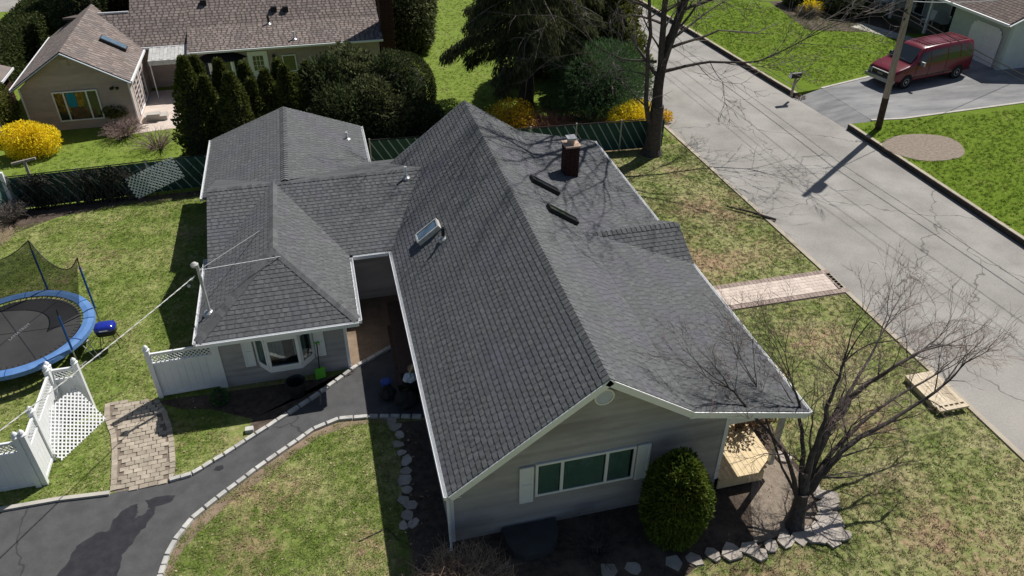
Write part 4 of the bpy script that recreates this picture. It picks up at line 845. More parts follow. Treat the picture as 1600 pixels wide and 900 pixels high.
# front tree, many stems from one stool, leaning to the road
ft = bare_tree('bare_tree', 10.1, 10.5, 'spreading multi stemmed bare ornamental tree in the flagstone bed', 21, [], 6, m='bark', split=(2, 3), spread=.45, ratio=.78, lift=.03, parent_twig='redtwig', minr=.0035, subL=.78, subn=1,
    limbs=[([(10.1, 10.6, .6), (10.7, 10.75, 1.4), (11.3, 10.9, 1.95), (12.8, 11.2, 2.35), (14.0, 11.4, 2.9)], .135, .03), ([(10.1, 10.6, .65), (10.7, 11.2, 1.5), (11.8, 11.9, 2.5), (12.8, 12.0, 3.1), (13.8, 12.2, 3.4)], .155, .03),
           ([(10.1, 10.6, .7), (10.5, 11.1, 2.0), (10.9, 11.5, 3.1), (11.2, 11.8, 3.9)], .125, .025), ([(10.08, 10.6, .7), (10.2, 11.1, 1.8), (10.2, 11.6, 2.7), (10.0, 11.9, 3.4)], .10, .022),
           ([(10.05, 10.6, .6), (9.6, 11.0, 2.0), (8.9, 11.6, 2.9), (8.3, 11.9, 3.6)], .08, .02), ([(10.15, 10.6, .6), (11.0, 11.2, 1.1), (12.9, 12.0, 1.7), (14.9, 12.5, 2.1)], .11, .022), ([(10.15, 10.6, .65), (11.2, 11.6, 2.1), (12.6, 12.6, 2.6), (13.5, 13.3, 3.1)], .10, .022),
           ([(10.05, 10.6, .7), (9.7, 11.4, 1.6), (9.4, 12.4, 3.0)], .05, .015)])
o = MB().tube([(9.95, 10.32, -.1), (10.0, 10.4, .15), (10.07, 10.52, .45), (10.12, 10.62, .85)], [.29, .2, .175, .155], 12).build('trunk', M['bark']); adopt(ft, o)
def twigbush(name, x, y, r0, h, label, seed, n=120, m='twig', cat='bush', rad=.009, sub=4, group=None):
    r = random.Random(seed); root = plant(name, (x, y, 0), label, cat, group); b = MB()
    for k in range(n):
        a = r.uniform(0, 6.28); t = math.sqrt(r.random()); e = Vector((x+r0*t*math.cos(a), y+r0*t*math.sin(a), h*(1-.45*t*t)*r.uniform(.7, 1.05))); s = Vector((x+.15*math.cos(a), y+.15*math.sin(a), 0)); mid = s.lerp(e, .5)+Vector((r.gauss(0, .06)*r0, r.gauss(0, .06)*r0, h*.12))
        b.tube([s, mid, e], [rad*1.4, rad, rad*.5], 4, False, r.random())
        for j in range(sub):
            q = mid.lerp(e, r.uniform(-.3, 1)); b.tube([q, q+Vector((r.gauss(0, 1), r.gauss(0, 1), r.gauss(.5, .8)))*.16*h], [rad*.6, rad*.3], 3, False, r.random())
    o = b.build('twig', M[m]); adopt(root, o); return root
M['drytwig'] = mat('tan_dry_twig', (.3, .21, .145), (.42, .31, .22), 5, .9, vamp=.45)
twigbush('twiggy_bush', 1.5, 10.25, 1.3, 1.0, 'dense leafless brown twiggy bush at the bottom centre', 60, 480, 'drytwig', rad=.009, sub=8)
twigbush('twiggy_bush', *G(195, 212)[:2], 1.25, .8, 'leafless grey purple bush before the far house window', 61, 200, 'redtwig', sub=5)
bushplant('shrub', G(185, 195)[0], G(185, 195)[1]+.2, .7, .5, .35, .75, 'small olive shrub under the corner of the far house', 'shrub', 'yew', 62, 2500, .1, .06)
x, y, _ = G(248, 232); twigbush('twiggy_bush', x, y, 1.5, .9, 'thin pale leafless stems along the fence by the patio', 63, 90, 'redtwig', sub=2)
M['rustbrush'] = mat('rust_brown_brush', (.28, .14, .085), (.4, .22, .14), 6, .9, vamp=.4)
twigbush('twiggy_bush', 10.4, 34.3, 1.9, 1.2, 'tangled reddish brown brush behind the chimney', 64, 300, 'rustbrush', sub=5, rad=.011)
twigbush('twiggy_bush', 12.6, 33.9, 1.3, .9, 'brown leafless brush at the foot of the pine', 65, 180, 'rustbrush', sub=5, rad=.011)
# leafless brush with bronze leaves by the porch
x, y, _ = G(1165, 680, .5); bushplant('bronze_shrub', 10.75, 14.0, .55, .7, .55, .75, 'bronze leaved shrub beside the yellow deck', 'shrub', 'bronze', 66, 1600, .11, .07, core=False, shell=.2)
bushplant('bronze_shrub', 9.95, 13.4, .5, .5, .35, 1.0, 'bronze leaved branches hanging over the yellow deck', 'shrub', 'bronze', 67, 700, .1, .07, core=False, shell=.2)
twigbush('twiggy_bush', 4.9, 10.9, .9, .7, 'sparse dark leafless bush in the shade below the front window', 68, 60, 'bark')
# ivy on the fence and dead shrubs on the left bank
iv = plant('ivy', (-10, 32, 0), 'dark leafless ivy hanging over the left green fence', 'vine')
r = np.random.default_rng(77); n = 5200; xx = np.concatenate([r.normal(-11.9, .35, n//6), r.normal(-9.5, .6, n//3), r.uniform(-12.8, -2, n//6)]); nn_ = len(xx)
P = np.stack([xx, 32.15+.02*(xx+12)+r.normal(0, .07, nn_)-.05, r.random(nn_)**1.5*1.55], 1); k = (xx > -12.8) & ((P[:, 2] < .35) | (r.random(nn_) < .8)); P = P[k]; P = P[np.sin(P[:, 0]*7)+np.sin(P[:, 2]*5+P[:, 0]*3) < 1.0]; D = r.normal(size=(len(P), 3)); o = crown_obj('leaf', P, D, .14, .06, M['vine'], None, 7); adopt(iv, o)
b = MB(); rr = random.Random(5)
for k in range(60):
    x0 = rr.uniform(-12.6, -8.3); b.tube([(x0, 32.05, 0), (x0+rr.gauss(0, .3), 32.1, .8), (x0+rr.gauss(0, .6), 32.1, 1.5)], [.02, .015, .008], 4, False)
o = b.build('stem', M['bark']); adopt(iv, o)
twigbush('twiggy_bush', -13.6, 29.4, 1.0, .9, 'dry grey brush on the bank at the left edge', 70, 160, 'twig', sub=5)
twigbush('twiggy_bush', -12.9, 31.3, .8, .9, 'dry grey brush in the corner of the green fences', 71, 120, 'barkgrey', sub=5)
bushplant('low_plant', *G(345, 628)[:2], .22, .22, .2, .18, 'small blue green plant in the shaded garage bed', 'plant', 'pine', 72, 500, .1, .05, core=False)
# fallen branch
fbch = MB(); p, q = Vector(G(1135, 325)), Vector(G(1212, 346)); fbch.tube([p+Vector((0, 0, .08)), p.lerp(q, .5)+Vector((0, 0, .12)), q+Vector((0, 0, .08))], [.03, .045, .055], 6)
for k in range(26):
    t = random.random(); a = p.lerp(q, t*.8)+Vector((0, 0, .1)); fbch.tube([a, a+Vector((random.gauss(0, .25), random.gauss(.1, .2), random.uniform(.0, .12)))], [.012, .005], 4, False)
tag(fbch.build('fallen_branch', M['bark']), 'fallen dark branch lying on the grass by the road', 'branch')

# ------------------------------------------------------------ neighbour house, upper left
nh = empty('house', (0, 0, 0), 'tan sided neighbouring house with brown roofs at the upper left', 'house')
nr = Roof(); NX0, NX1, NXR = -14.35, -9.05, -11.75; NY = 40.2
nr.face([(NX0, 48.5, 2.3), (NX0, NY, 2.3), (NXR, NY, 3.94), (NXR, 48.5, 3.94)], .2, .3, seed=21)
nr.face([(NX1, NY, 2.3), (NX1, 45.6, 2.3), (NXR, 48.5, 3.94), (NXR, NY, 3.94)], .2, .3, seed=22)
nr.face([(-9.7, 45.2, 2.4), (-6.75, 45.2, 2.4), (-6.75, 51, 5.88), (-9.7, 51, 5.88)], .2, .3, seed=23)
nr.face([(-11.4, 45.21, 2.39), (-9.7, 45.21, 2.39), (-9.7, 47.3, 3.64), (-11.4, 47.3, 3.64)], .2, .3, seed=27)
nr.face([(-6.75, 44.0, 2.32), (3.65, 44.0, 2.32), (3.65, 46.1, 2.95), (-6.75, 46.1, 2.95)], .2, .3, seed=24)
nr.face([(-6.76, 46.1, 2.94), (3.65, 46.1, 2.94), (3.65, 51, 5.88), (-6.76, 51, 5.88)], .2, .3, seed=25)
nr.face([(3.65, 57, 2.4), (-9.7, 57, 2.4), (-9.7, 51, 5.88), (3.65, 51, 5.88)], .2, .3, seed=26, tabs=False)
nr.face([(-9.7, 52.5, 2.4), (-13.5, 52.5, 2.4), (-13.2, 47.6, 3.5), (-9.7, 47.6, 3.5)], .2, .3, seed=28, tabs=False)
nroof = nr.finish(nh, M['brown_shingle'], M['brown_low'], M['brown_low'])
b = MB(); siding(b, (0, 40.5, 0), (1, 0, 0), (0, -1, 0), [(-14.05, 0), (-9.25, 0), (-9.25, 2.2), (-11.75, 3.8), (-14.05, 2.3)], .25)
siding(b, (-9.25, 0, 0), (0, 1, 0), (1, 0, 0), [(40.5, 0), (45.6, 0), (45.6, 2.25), (40.5, 2.25)], .25); siding(b, (-14.05, 0, 0), (0, 1, 0), (-1, 0, 0), [(40.5, 0), (49, 0), (49, 2.2), (40.5, 2.2)], .25)
siding(b, (0, 45.6, 0), (1, 0, 0), (0, -1, 0), [(-9.3, 0), (-6.5, 0), (-6.5, 2.5), (-9.3, 2.5)], .25); siding(b, (0, 44.4, 0), (1, 0, 0), (0, -1, 0), [(-6.5, 0), (3.45, 0), (3.45, 2.35), (-6.5, 2.35)], .25)
siding(b, (3.45, 0, 0), (0, 1, 0), (1, 0, 0), [(44.4, 0), (56, 0), (56, 2.5), (51, 5.6), (46.1, 2.8), (44.4, 2.3)], .25); siding(b, (-6.5, 0, 0), (0, 1, 0), (-1, 0, 0), [(44.4, 0), (45.6, 0), (45.6, 2.3), (44.4, 2.3)], .25)
b.build('wall', M['tan_siding'], nh)
b = MB(); b.bar((NX0-.03, NY-.04, 2.22), (NXR, NY-.04, 3.86), .04, .2, (0, -1, 0)); b.bar((NXR, NY-.04, 3.86), (NX1+.03, NY-.04, 2.22), .04, .2, (0, -1, 0))
b.build('rake_board', mat('blue_grey_trim', (.33, .37, .4), rough=.6), nh)
for a, c in (((NX1+.04, NY, 2.25), (NX1+.04, 45.2, 2.25)), ((NX0-.04, NY, 2.25), (NX0-.04, 48.5, 2.25)), ((-9.2, 45.15, 2.33), (-6.75, 45.15, 2.33)), ((-6.75, 43.95, 2.25), (3.65, 43.95, 2.25))):
    MB().bar(a, c, .1, .1).build('gutter', M['white'], nh)
MB().bar((-9.75, 47.35, 3.7), (-11.3, 47.35, 3.7), .08, .08).build('flashing', M['white'], nh)
w_ = window(nh, (-12.75, 40.47, .45), (1, 0, 0), (0, -1, 0), 2.03, 1.5, (.5, 1.52), .06, .05)
MB().box(-12.1, 40.435, .55, -11.35, 40.44, 1.1).box(-11.3, 40.435, .55, -11.0, 40.44, .95).build('interior_view', M['interior'], w_); MB().box(-12.15, 40.43, 1.15, -11.75, 40.435, 1.85).build('teal_cloth', M['tealcloth'], w_)
MB().box(-11.9, 40.44, 3.15, -11.6, 40.5, 3.5).build('gable_vent', M['tan_siding'], nh)
MB().bar((-9.22, 40.44, 0), (-9.22, 40.44, 2.25), .07).bar((-14.08, 40.44, 0), (-14.08, 40.44, 2.25), .07).build('corner_trim', M['white'], nh)
window(nh, (-9.25, 41.2, .12), (0, 1, 0), (1, 0, 0), 1.6, 1.95, (.8,), .08, .06); window(nh, (-9.25, 43.2, .1), (0, 1, 0), (1, 0, 0), .95, 2.0, (), .1, .06)
b = MB(); b.tube([(-9.9, 40.3, 2.0), (-9.9, 40.15, 2.1)], .05, 8); b.lathe((-9.98, 40.2, 1.92), [(.02, 0), (.09, .04), (.09, .12), (.03, .16)], 10); b.lathe((-9.72, 40.2, 1.92), [(.02, 0), (.09, .04), (.09, .12), (.03, .16)], 10); b.build('floodlight', M['brass'], nh)
s_n = Vector((.5, 0, .62)); 
u_ = Vector((-2.7, 0, 1.64)).normalized(); n_v = Vector((1.64, 0, 2.7)).normalized()
def nsky(c):
    o = Vector(c); b = MB(); b.obox(o-u_*.65-Vector((0, .3, 0)), u_*1.3, (0, .6, 0), n_v*.16); f = b.build('skylight', M['black'], nroof); MB().obox(o-u_*.6-Vector((0, .25, 0))+n_v*.16, u_*1.2, (0, .5, 0), n_v*.02).build('skylight_glass', M['skyglass'], f)
nsky((-10.2, 43.9, 2.3+1.64/2.7*1.15))
o = MB(); 
for k in range(10): o.obox((-8.75+k*.19, 43.9, 2.02), (.18, 0, 0), (0, 1.3, .32), (0, 0, .03+.02*(k % 2)))
aw = empty('patio_awning', (-7.8, 44.5, 0), 'white ribbed metal patio awning on thin posts', 'awning'); o = o.build('awning_panel', M['dirty_white']); o2 = MB().box(-8.75, 43.82, 1.8, -6.85, 43.9, 2.05).build('awning_valance', M['dirty_white']); o3 = MB().tube([(-7.4, 43.95, 0), (-7.4, 43.95, 1.9)], .03, 6).tube([(-8.7, 43.95, 0), (-8.7, 43.95, 1.9)], .03, 6).build('awning_post', M['white']); adopt(aw, o, o2, o3)
# bay window, door, small window, lantern of the rear wing
b = MB(); bx = [(-6.3, 44.4), (-5.7, 43.85), (-4.55, 43.85), (-3.95, 44.4)]; b.prism(bx, .45, .6); bw = b.build('bay_window', M['white'], nh); MB().prism(bx, 1.7, 1.8).build('bay_head', M['white'], bw)
b = MB(); b.add([(-6.55, 44.4, 1.75), (-5.75, 43.7, 1.75), (-4.5, 43.7, 1.75), (-3.7, 44.4, 1.75), (-5.6, 44.38, 2.15), (-4.7, 44.38, 2.15)], [(0, 1, 4), (1, 2, 5, 4), (2, 3, 5)]); b.build('bay_roof', M['dark'], bw)
for (x0, y0), (x1, y1) in zip(bx, bx[1:]):
    d = Vector((x1-x0, y1-y0, 0)); nn = Vector((d.y, -d.x, 0)).normalized(); L = d.length; u = d.normalized(); O = Vector((x0, y0, .6)); b = MB()
    b.obox(O, u*.09, (0, 0, 1.1), nn*.04).obox(O+u*(L-.09), u*.09, (0, 0, 1.1), nn*.04); b.build('bay_frame', M['white'], bw); MB().obox(O+u*.09, u*(L-.18), (0, 0, 1.1), nn*.02).build('pane', M['glass'], bw)
dr = MB().box(-3.75, 44.33, .1, -2.7, 44.39, 2.0).build('door', M['white'], nh); MB().box(-3.5, 44.315, .95, -2.95, 44.328, 1.75).build('pane', M['glass'], dr)
b = MB()
for k in (1, 2): b.box(-3.5+k*.183-.01, 44.305, .95, -3.5+k*.183+.01, 44.314, 1.75)
for k in (1, 2): b.box(-3.5, 44.3, .95+k*.27-.01, -2.95, 44.304, .95+k*.27+.01)
b.build('muntin', M['white'], dr)
window(nh, (-1.95, 44.37, .75), (1, 0, 0), (0, -1, 0), .75, .95, (), .06, .05)
MB().box(-2.45, 44.2, 1.45, -2.3, 44.35, 1.7).lathe((-2.375, 44.27, 1.7), [(.1, 0), (.03, .1)], 8).build('lantern', M['brass'], nh)
b = MB(); rr = random.Random(9)
for k in range(46):
    z = k*.16
    for (ax, ay, bx_, by) in ((3.66, 44.5, 4.36, 44.5), (4.36, 44.5, 4.36, 45.6), (4.36, 45.6, 3.66, 45.6), (3.66, 45.6, 3.66, 44.5)):
        d = Vector((bx_-ax, by-ay, 0)); n3 = Vector((d.y, -d.x, 0)).normalized()
        for j in range(3): b.obox(Vector((ax, ay, z))+d*(j/3)+(d*.08 if k % 2 else d*0)-n3*.05, d*(1/3-.03), n3*(.06+rr.uniform(0, .01)), (0, 0, .145), rr.random())
b.box(3.7, 44.54, 0, 4.32, 45.56, 7.2); b.build('chimney', M['brick'], nh)
for (px, py) in ((318, 6), (428, 16), (446, 16)):
    v = ray(px, py); t = (2.4-.6*45.2-CH)/(v[2]-.6*v[1]); P = (v[0]*t, v[1]*t, CH+v[2]*t); MB().box(P[0]-.16, P[1]-.14, P[2]-.05, P[0]+.16, P[1]+.14, P[2]+.22).build('roof_vent', M['black'], nroof)
for (px, py, dk_) in ((420, 37, True), (460, 61, False)):
    v = ray(px, py); A_, C_ = ((.6, 2.4-.6*45.2) if py < 45 else (.3, 2.32-.3*44)); t = (C_-CH)/(v[2]-A_*v[1]); vent((v[0]*t, v[1]*t, CH+v[2]*t), .42, .06, dk_, nroof)
o = MB().lathe((*G(466, 122)[:2], 0), [(.3, 0), (.36, .9), (.38, .95), (.1, 1.05)], 14).build('round_bin', mat('dark_green_plastic', (.01, .07, .05), rough=.5)); tag(o, 'dark green round bin by the small window of the far house', 'bin')
# garden shed at the left edge
sh = empty('shed', (-16.6, 43, 0), 'small brown roofed shed with white trellis at the left edge', 'shed')
b = MB(); b.add([(-15.45, 42.3, 2.0), (-15.45, 44.6, 2.0), (-18.5, 44.9, 2.9), (-18.5, 42.3, 2.9)], [(0, 1, 2, 3)]); b.add([(-15.45, 42.3, 1.88), (-15.45, 44.6, 1.88), (-18.5, 44.9, 2.78), (-18.5, 42.3, 2.78)], [(3, 2, 1, 0)]); o = b.build('roof', M['brown_shingle']); o2 = MB().box(-18.4, 42.6, 0, -15.75, 44.5, 1.9).build('wall', M['brick']); o3 = MB().bar((-15.42, 42.28, 1.93), (-15.42, 44.65, 1.93), .06, .1).bar((-15.42, 42.28, 1.93), (-18.5, 42.28, 2.85), .06, .1).build('fascia', M['white']); adopt(sh, o, o2, o3)
b = MB(); lattice(b, (-15.35, 41.5, .1), (.15, -1, 0), (0, 0, 1), 2.6, 1.5, .2, .06); tag(b.build('trellis', M['white']), 'white trellis screen beside the loose shrub at the left edge', 'trellis')
cp = G(90, 250); b = MB(); b.bar((cp[0], 33.2, 0), (cp[0], 33.2, 1.75), .1); b.bar((cp[0]-.5, 33.2, 1.62), (cp[0]+.45, 33.2, 1.78), .09); tag(b.build('clothesline_post', M['pole']), 'wooden T shaped clothesline post by the round forsythia', 'post')
bp_ = MB(); bp_.box(-9.0, 40.6, .01, -7.9, 41.2, .25).box(-8.8, 40.5, .25, -8.2, 40.9, .4); tag(bp_.build('stone_step', M['concrete']), 'pale stone step outside the glass patio doors', 'step')

# ------------------------------------------------------------ house across the road
rh = empty('house', (0, 0, 0), 'ranch house across the road with brown roof and white garage door', 'house')
rr_ = Roof(); rr_.face([(38.15, 60, 3.05), (38.15, 36.3, 3.05), (45, 36.3, 6.1), (45, 60, 6.1)], .2, .32, seed=31)
rr_.face([(52, 36.3, 3.05), (52, 60, 3.05), (45, 60, 6.1), (45, 36.3, 6.1)], .2, .32, seed=32, tabs=False)
rroof = rr_.finish(rh, M['brown2'], M['brown_low'], M['brown_low'])
MB().bar((38.05, 36.25, 2.97), (38.05, 60, 2.97), .12, .14).build('gutter', M['white'], rh); MB().bar((38.1, 36.26, 2.93), (45, 36.26, 5.98), .05, .2, (0, -1, 0)).build('rake_board', M['white'], rh)
b = MB(); siding(b, (38.75, 0, 0), (0, 1, 0), (-1, 0, 0), [(36.6, PZ), (41.2, PZ), (41.2, 3.1), (36.6, 3.1)], .2); siding(b, (41.6, 0, 0), (0, 1, 0), (-1, 0, 0), [(41.2, PZ), (60, PZ), (60, 4.2), (41.2, 4.2)], .2); siding(b, (0, 41.2, 0), (1, 0, 0), (0, 1, 0), [(38.75, PZ), (41.6, PZ), (41.6, 4.2), (38.75, 3.0)], .2)
b.build('wall', M['pale_siding'], rh); b = MB(); siding(b, (0, 36.6, 0), (1, 0, 0), (0, -1, 0), [(38.75, PZ), (51.5, PZ), (51.5, 3.0), (45, 5.9), (38.75, 3.05)], .2); b.build('side_wall', M['white_wall'], rh)
gd = MB(); pts = [(37.05, PZ), (39.5, PZ), (39.5, 2.1), (39.15, 2.45), (37.4, 2.45), (37.05, 2.1)]
gd.add([(38.7, y, z) for y, z in pts]+[(38.66, y, z) for y, z in pts], [tuple(range(6, 12))[::-1] if False else tuple(range(6, 12)), (0, 1, 7, 6), (1, 2, 8, 7), (2, 3, 9, 8), (3, 4, 10, 9), (4, 5, 11, 10), (5, 0, 6, 11)]); gdo = gd.build('garage_door', M['white'], rh)
b = MB()
for j in range(4):
    for k in range(4): b.box(38.635, 37.15+k*.59, PZ+.12+j*.52, 38.66, 37.62+k*.59, PZ+.52+j*.52)
b.build('door_panel', M['white'], gdo)
for (y0, w, h0, hh, sp) in ((42.2, 2.4, .95, 1.35, (.6, 1.8)), (47.0, 1.0, PZ, 2.2, ()), (50.2, 1.6, 1.0, 1.3, (.8,))): window(rh, (41.58, y0+w, h0), (0, -1, 0), (-1, 0, 0), w, hh, sp, .09, .06)
for y in (43.6, 47.2, 51, 55): MB().box(39.05, y, PZ, 39.2, y+.15, 3.1).build('porch_post', M['white'], rh)
MB().box(38.6, 36.55, PZ, 38.8, 36.75, 3).build('corner_trim', M['pale_siding'], rh)
for i, (x, y, lab) in enumerate(((40.3, 45.0, 'white porch chair left of the front window across the road'), (40.6, 43.4, 'dark porch chair under the front window across the road'), (40.0, 49.6, 'white porch chair farthest along the porch across the road'))):
    c = empty('porch_chair', (x, y, PZ), lab, 'chair', 'porch chairs across the road'); m_ = 'black' if i == 1 else 'white'; z = PZ+.03
    o = MB().box(x-.28, y-.28, z+.4, x+.28, y+.28, z+.46).build('seat', M[m_]); o2 = MB().obox((x+.24, y-.28, z+.46), (0, .56, 0), (.05, 0, 0), (.12, 0, .55)).build('backrest', M[m_]); adopt(c, o, o2)
    for sx in (-.24, .24):
        for sy in (-.24, .24): l = MB().box(x+sx-.03, y+sy-.03, z, x+sx+.03, y+sy+.03, z+.4).build('leg', M[m_]); adopt(c, l)
bushplant('foundation_shrub', 36.6, 49.3, 1.4, 1.9, .9, .95, 'dark rounded shrub by the porch across the road', 'shrub', 'darkgreen', 80, 7000, .17, .09); bushplant('foundation_shrub', 34.7, 51.6, 1.3, 1.3, .8, .9, 'second dark shrub farther along the porch across the road', 'shrub', 'darkgreen', 81, 5000, .17, .09)
twigbush('twiggy_bush', 33.7, 48.9, 1.1, 1.2, 'leafless grey shrub at the corner of the far green lawn', 82, 90, 'barkgrey', sub=3, rad=.014)

# ------------------------------------------------------------ van
def solidtext(o):                           # lettering as plain geometry
    me = bpy.data.meshes.new_from_object(o); m = o.data.materials[0]; n = bpy.data.objects.new(o.name, me); COL.objects.link(n); n.parent = o.parent; n.location = o.location; n.rotation_euler = o.rotation_euler
    if not me.materials: me.materials.append(m)
    nm = o.name; bpy.data.objects.remove(o); n.name = nm
def build_van(loc, rz):
    root = empty('van', loc, 'maroon full size passenger van parked nose out on the driveway', 'van', rz=rz)
    # stations along x (nose at 0): half width sill, belt, roof; z sill, belt, top
    ST = [(0.0, .80, .84, .70, .42, .74, .86), (.10, .93, .95, .82, .36, .86, 1.0), (.45, .97, .98, .9, .34, .98, 1.12), (1.0, .98, .99, .9, .34, 1.08, 1.24), (1.18, .98, .99, .86, .34, 1.12, 1.32), (1.95, .98, .99, .72, .34, 1.16, 2.0), (2.2, .98, .99, .74, .34, 1.17, 2.08), (3.5, .98, .99, .77, .34, 1.17, 2.13), (5.4, .98, .99, .77, .34, 1.17, 2.12), (5.82, .97, .98, .75, .34, 1.17, 2.08), (5.95, .95, .96, .74, .38, 1.15, 1.98)]
    def sec(s):
        x, ws, wb, wr, zs, zb, zt = s; h = zt-zb
        half = [(0, zs), (ws*.9, zs), (ws, zs+.1), (wb+.01, zs+.45*(zb-zs)), (wb, zb), (wb-(wb-wr)*.45, zb+h*.5), (wr+.02, zb+h*.86), (wr-.06, zb+h*.965), (wr*.6, zt-.005), (0, zt+.015)]
        L = [Vector((x, -y, z)) for y, z in half]; return L+[Vector((x, -p.y, p.z)) for p in L[-2:0:-1]]
    rings = [sec(s) for s in ST]; b = MB(); n = len(rings[0])
    for rgn in rings: b.v += [tuple(v) for v in rgn]
    for i in range(len(rings)-1): b.f += [(i*n+k, (i+1)*n+k, (i+1)*n+(k+1) % n, i*n+(k+1) % n) for k in range(n)]
    b.f += [tuple(range(n)), tuple((len(rings)-1)*n+k for k in range(n))[::-1]]; b.a = [.5]*len(b.f)
    body = b.build('body', M['red'], root); body.data.shade_smooth(); md = body.modifiers.new('b', 'BEVEL'); md.width = .02; md.segments = 2; md.limit_method = 'ANGLE'
    def surf(x, side, f):                    # point on the greenhouse side at height fraction f
        for a, c in zip(ST, ST[1:]):
            if a[0] <= x <= c[0]:
                t = (x-a[0])/(c[0]-a[0]); s = [a[i]+(c[i]-a[i])*t for i in range(7)]; break
        wb, wr, zb, zt = s[2], s[3], s[5], s[6]; h = zt-zb
        if f < .5: y = wb-(wb-wr)*.45*(f/.5)
        else: y = wb-(wb-wr)*.45-(wb-(wb-wr)*.45-wr-.02)*((f-.5)/.36)
        return Vector((x, side*(y+.012), zb+h*f))
    for side in (-1, 1):
        for x0, x1, x0t in ((1.55, 2.45, 1.95), (2.55, 3.75, 2.55), (3.85, 4.75, 3.85), (4.85, 5.75, 4.85)):
            q = MB(); vs = [surf(x0, side, .08), surf(x1, side, .08), surf(x1, side, .45), surf(x1, side, .76), surf(x0t, side, .76), surf((x0+x0t)/2, side, .45)]
            q.add(vs, [(0, 1, 2, 5), (5, 2, 3, 4)] if side == -1 else [(5, 2, 1, 0), (4, 3, 2, 5)]); q.build('side_window', M['glass'], root)
    q = MB(); zs = ST[4]; zt = ST[5]; q.add([(1.2, -.8, 1.33), (1.2, .8, 1.33), (1.9, .68, 1.97), (1.9, -.68, 1.97)], [(0, 3, 2, 1)]); 
    q.v = [(x-.035, y, z+.03) for x, y, z in q.v]; q.build('windscreen', M['glass'], root)
    q = MB(); q.add([(5.972, -.62, 1.2), (5.972, .62, 1.2), (5.972, .6, 1.85), (5.972, -.6, 1.85)], [(0, 1, 2, 3)]); q.build('rear_window', M['glass'], root)
    q = MB()
    for y in np.linspace(-.55, .55, 7): q.bar((2.35, y, 2.125), (5.6, y, 2.135), .05, .03)
    q.build('roof_rib', M['red'], root)
    q = MB().box(-.14, -.95, .38, .12, .95, .58); q.build('front_bumper', mat('dark_chrome', (.25, .26, .27), rough=.3, metal=.7), root); MB().box(5.9, -.92, .38, 6.06, .92, .55).build('rear_bumper', M['black'], root)
    MB().box(-.03, -.58, .6, .04, .58, .86).build('grille', M['black'], root); q = MB(); q.box(-.05, -.62, .58, .0, -.58, .88).box(-.05, .58, .58, .0, .62, .88).box(-.05, -.62, .86, .0, .62, .9).box(-.05, -.62, .56, .0, .62, .6); q.build('grille_surround', M['galv'], root)
    cu = bpy.data.curves.new('emblem', 'FONT'); cu.body = 'GMC'; cu.size = .17; cu.align_x = 'CENTER'; cu.extrude = .006; cu.materials.append(M['galv']); e_ = bpy.data.objects.new('emblem', cu); COL.objects.link(e_); e_.parent = root; e_.location = (-.045, 0, .67); e_.rotation_euler = (R_(90), 0, R_(-90)); solidtext(e_)
    for s in (-1, 1):
        MB().box(-.01, s*.72-.14, .64, .1, s*.72+.14, .84).build('headlight', M['skyglass'], root); MB().box(5.93, s*.85-.07, .8, 5.98, s*.85+.07, 1.2).build('tail_light', M['red'], root)
        q = MB().box(1.72, s*1.0-(.0 if s > 0 else .22), 1.2, 1.82, s*1.0+(.22 if s > 0 else .0), 1.42); q.build('mirror', M['black'] if s > 0 else M['galv'], root)
        q = MB().box(1.2, s*1.0-.005, .55, 5.7, s*1.0+.005, .6); q.build('side_moulding', M['black'], root)
        for x in (.98, 4.95):
            q = MB(); prof = [(.2, -.12), (.34, -.12), (.37, -.08), (.37, .08), (.34, .12), (.2, .12)]; q.lathe((0, 0, 0), prof, 20); q.v = [(x+v[0], s*.88+v[2], .37+v[1]) for v in q.v]; ty = q.build('wheel', M['rubber'], root, smooth=False)
            q = MB(); q.lathe((0, 0, 0), [(.06, .0), (.2, .03), (.21, .135), (.19, .137), (.1, .1), (.06, .15)], 16); q.v = [(x+v[0], s*(.88+v[2]*.93), .37+v[1]) for v in q.v]; q.build('rim', M['galv'], ty)
            q = MB(); q.lathe((0, 0, 0), [(.43, -.02), (.43, .012)], 20); q.v = [(x+v[0], s*(.985)+v[2], .39+v[1]) for v in q.v]; q.build('wheel_arch', M['dark'], root)
    for x in (1.5, 2.5, 3.8): 
        for s in (-1,): MB().box(x-.008, s*1.0-.004, .45, x+.008, s*1.0+.004, 1.16).build('door_seam', M['dark'], root)
    return root
vw = G(1413, 139, PZ); 
va = R_(11.0); nose = Vector((vw[0], vw[1], PZ))-Vector((math.cos(va), math.sin(va), 0))*1.0+Vector((-math.sin(va), math.cos(va), 0))*1.0
build_van((nose.x, nose.y, PZ+.005), va)

# ------------------------------------------------------------ utility pole, wires, mailbox
px_, py_, _ = G(1372, 201, PZ); top_ = Vector((px_-.45, py_+.05, 10.3)); up_ = empty('utility_pole', (px_, py_, PZ), 'weathered wooden utility pole leaning beside the driveway', 'utility pole')
bp0 = Vector((px_, py_, PZ-.1)); L_ = lambda t: bp0.lerp(top_, t)
o = MB().tube([L_(0), L_(.17)], [.165, .16], 14).build('pole_base', M['poledark']); o2 = MB().tube([L_(.17), L_(.6), L_(1)], [.158, .14, .12], 14).build('pole_shaft', M['pole'])
o3 = MB().lathe(L_(.82)+Vector((-.25, -.35, -.5)), [(.25, 0), (.28, .05), (.28, .85), (.25, .95), (.05, 1.0)], 16).build('transformer', M['galv']); o4 = MB().bar(L_(.585)+Vector((-.3, -.2, 0)), L_(.585)+Vector((.3, .2, 0)), .06).bar(L_(.545)+Vector((-.25, -.2, 0)), L_(.545)+Vector((.25, .2, 0)), .06).build('bracket', M['black'])
adopt(up_, o, o2, o3, o4)
rd = Vector((-.035, 1, 0))
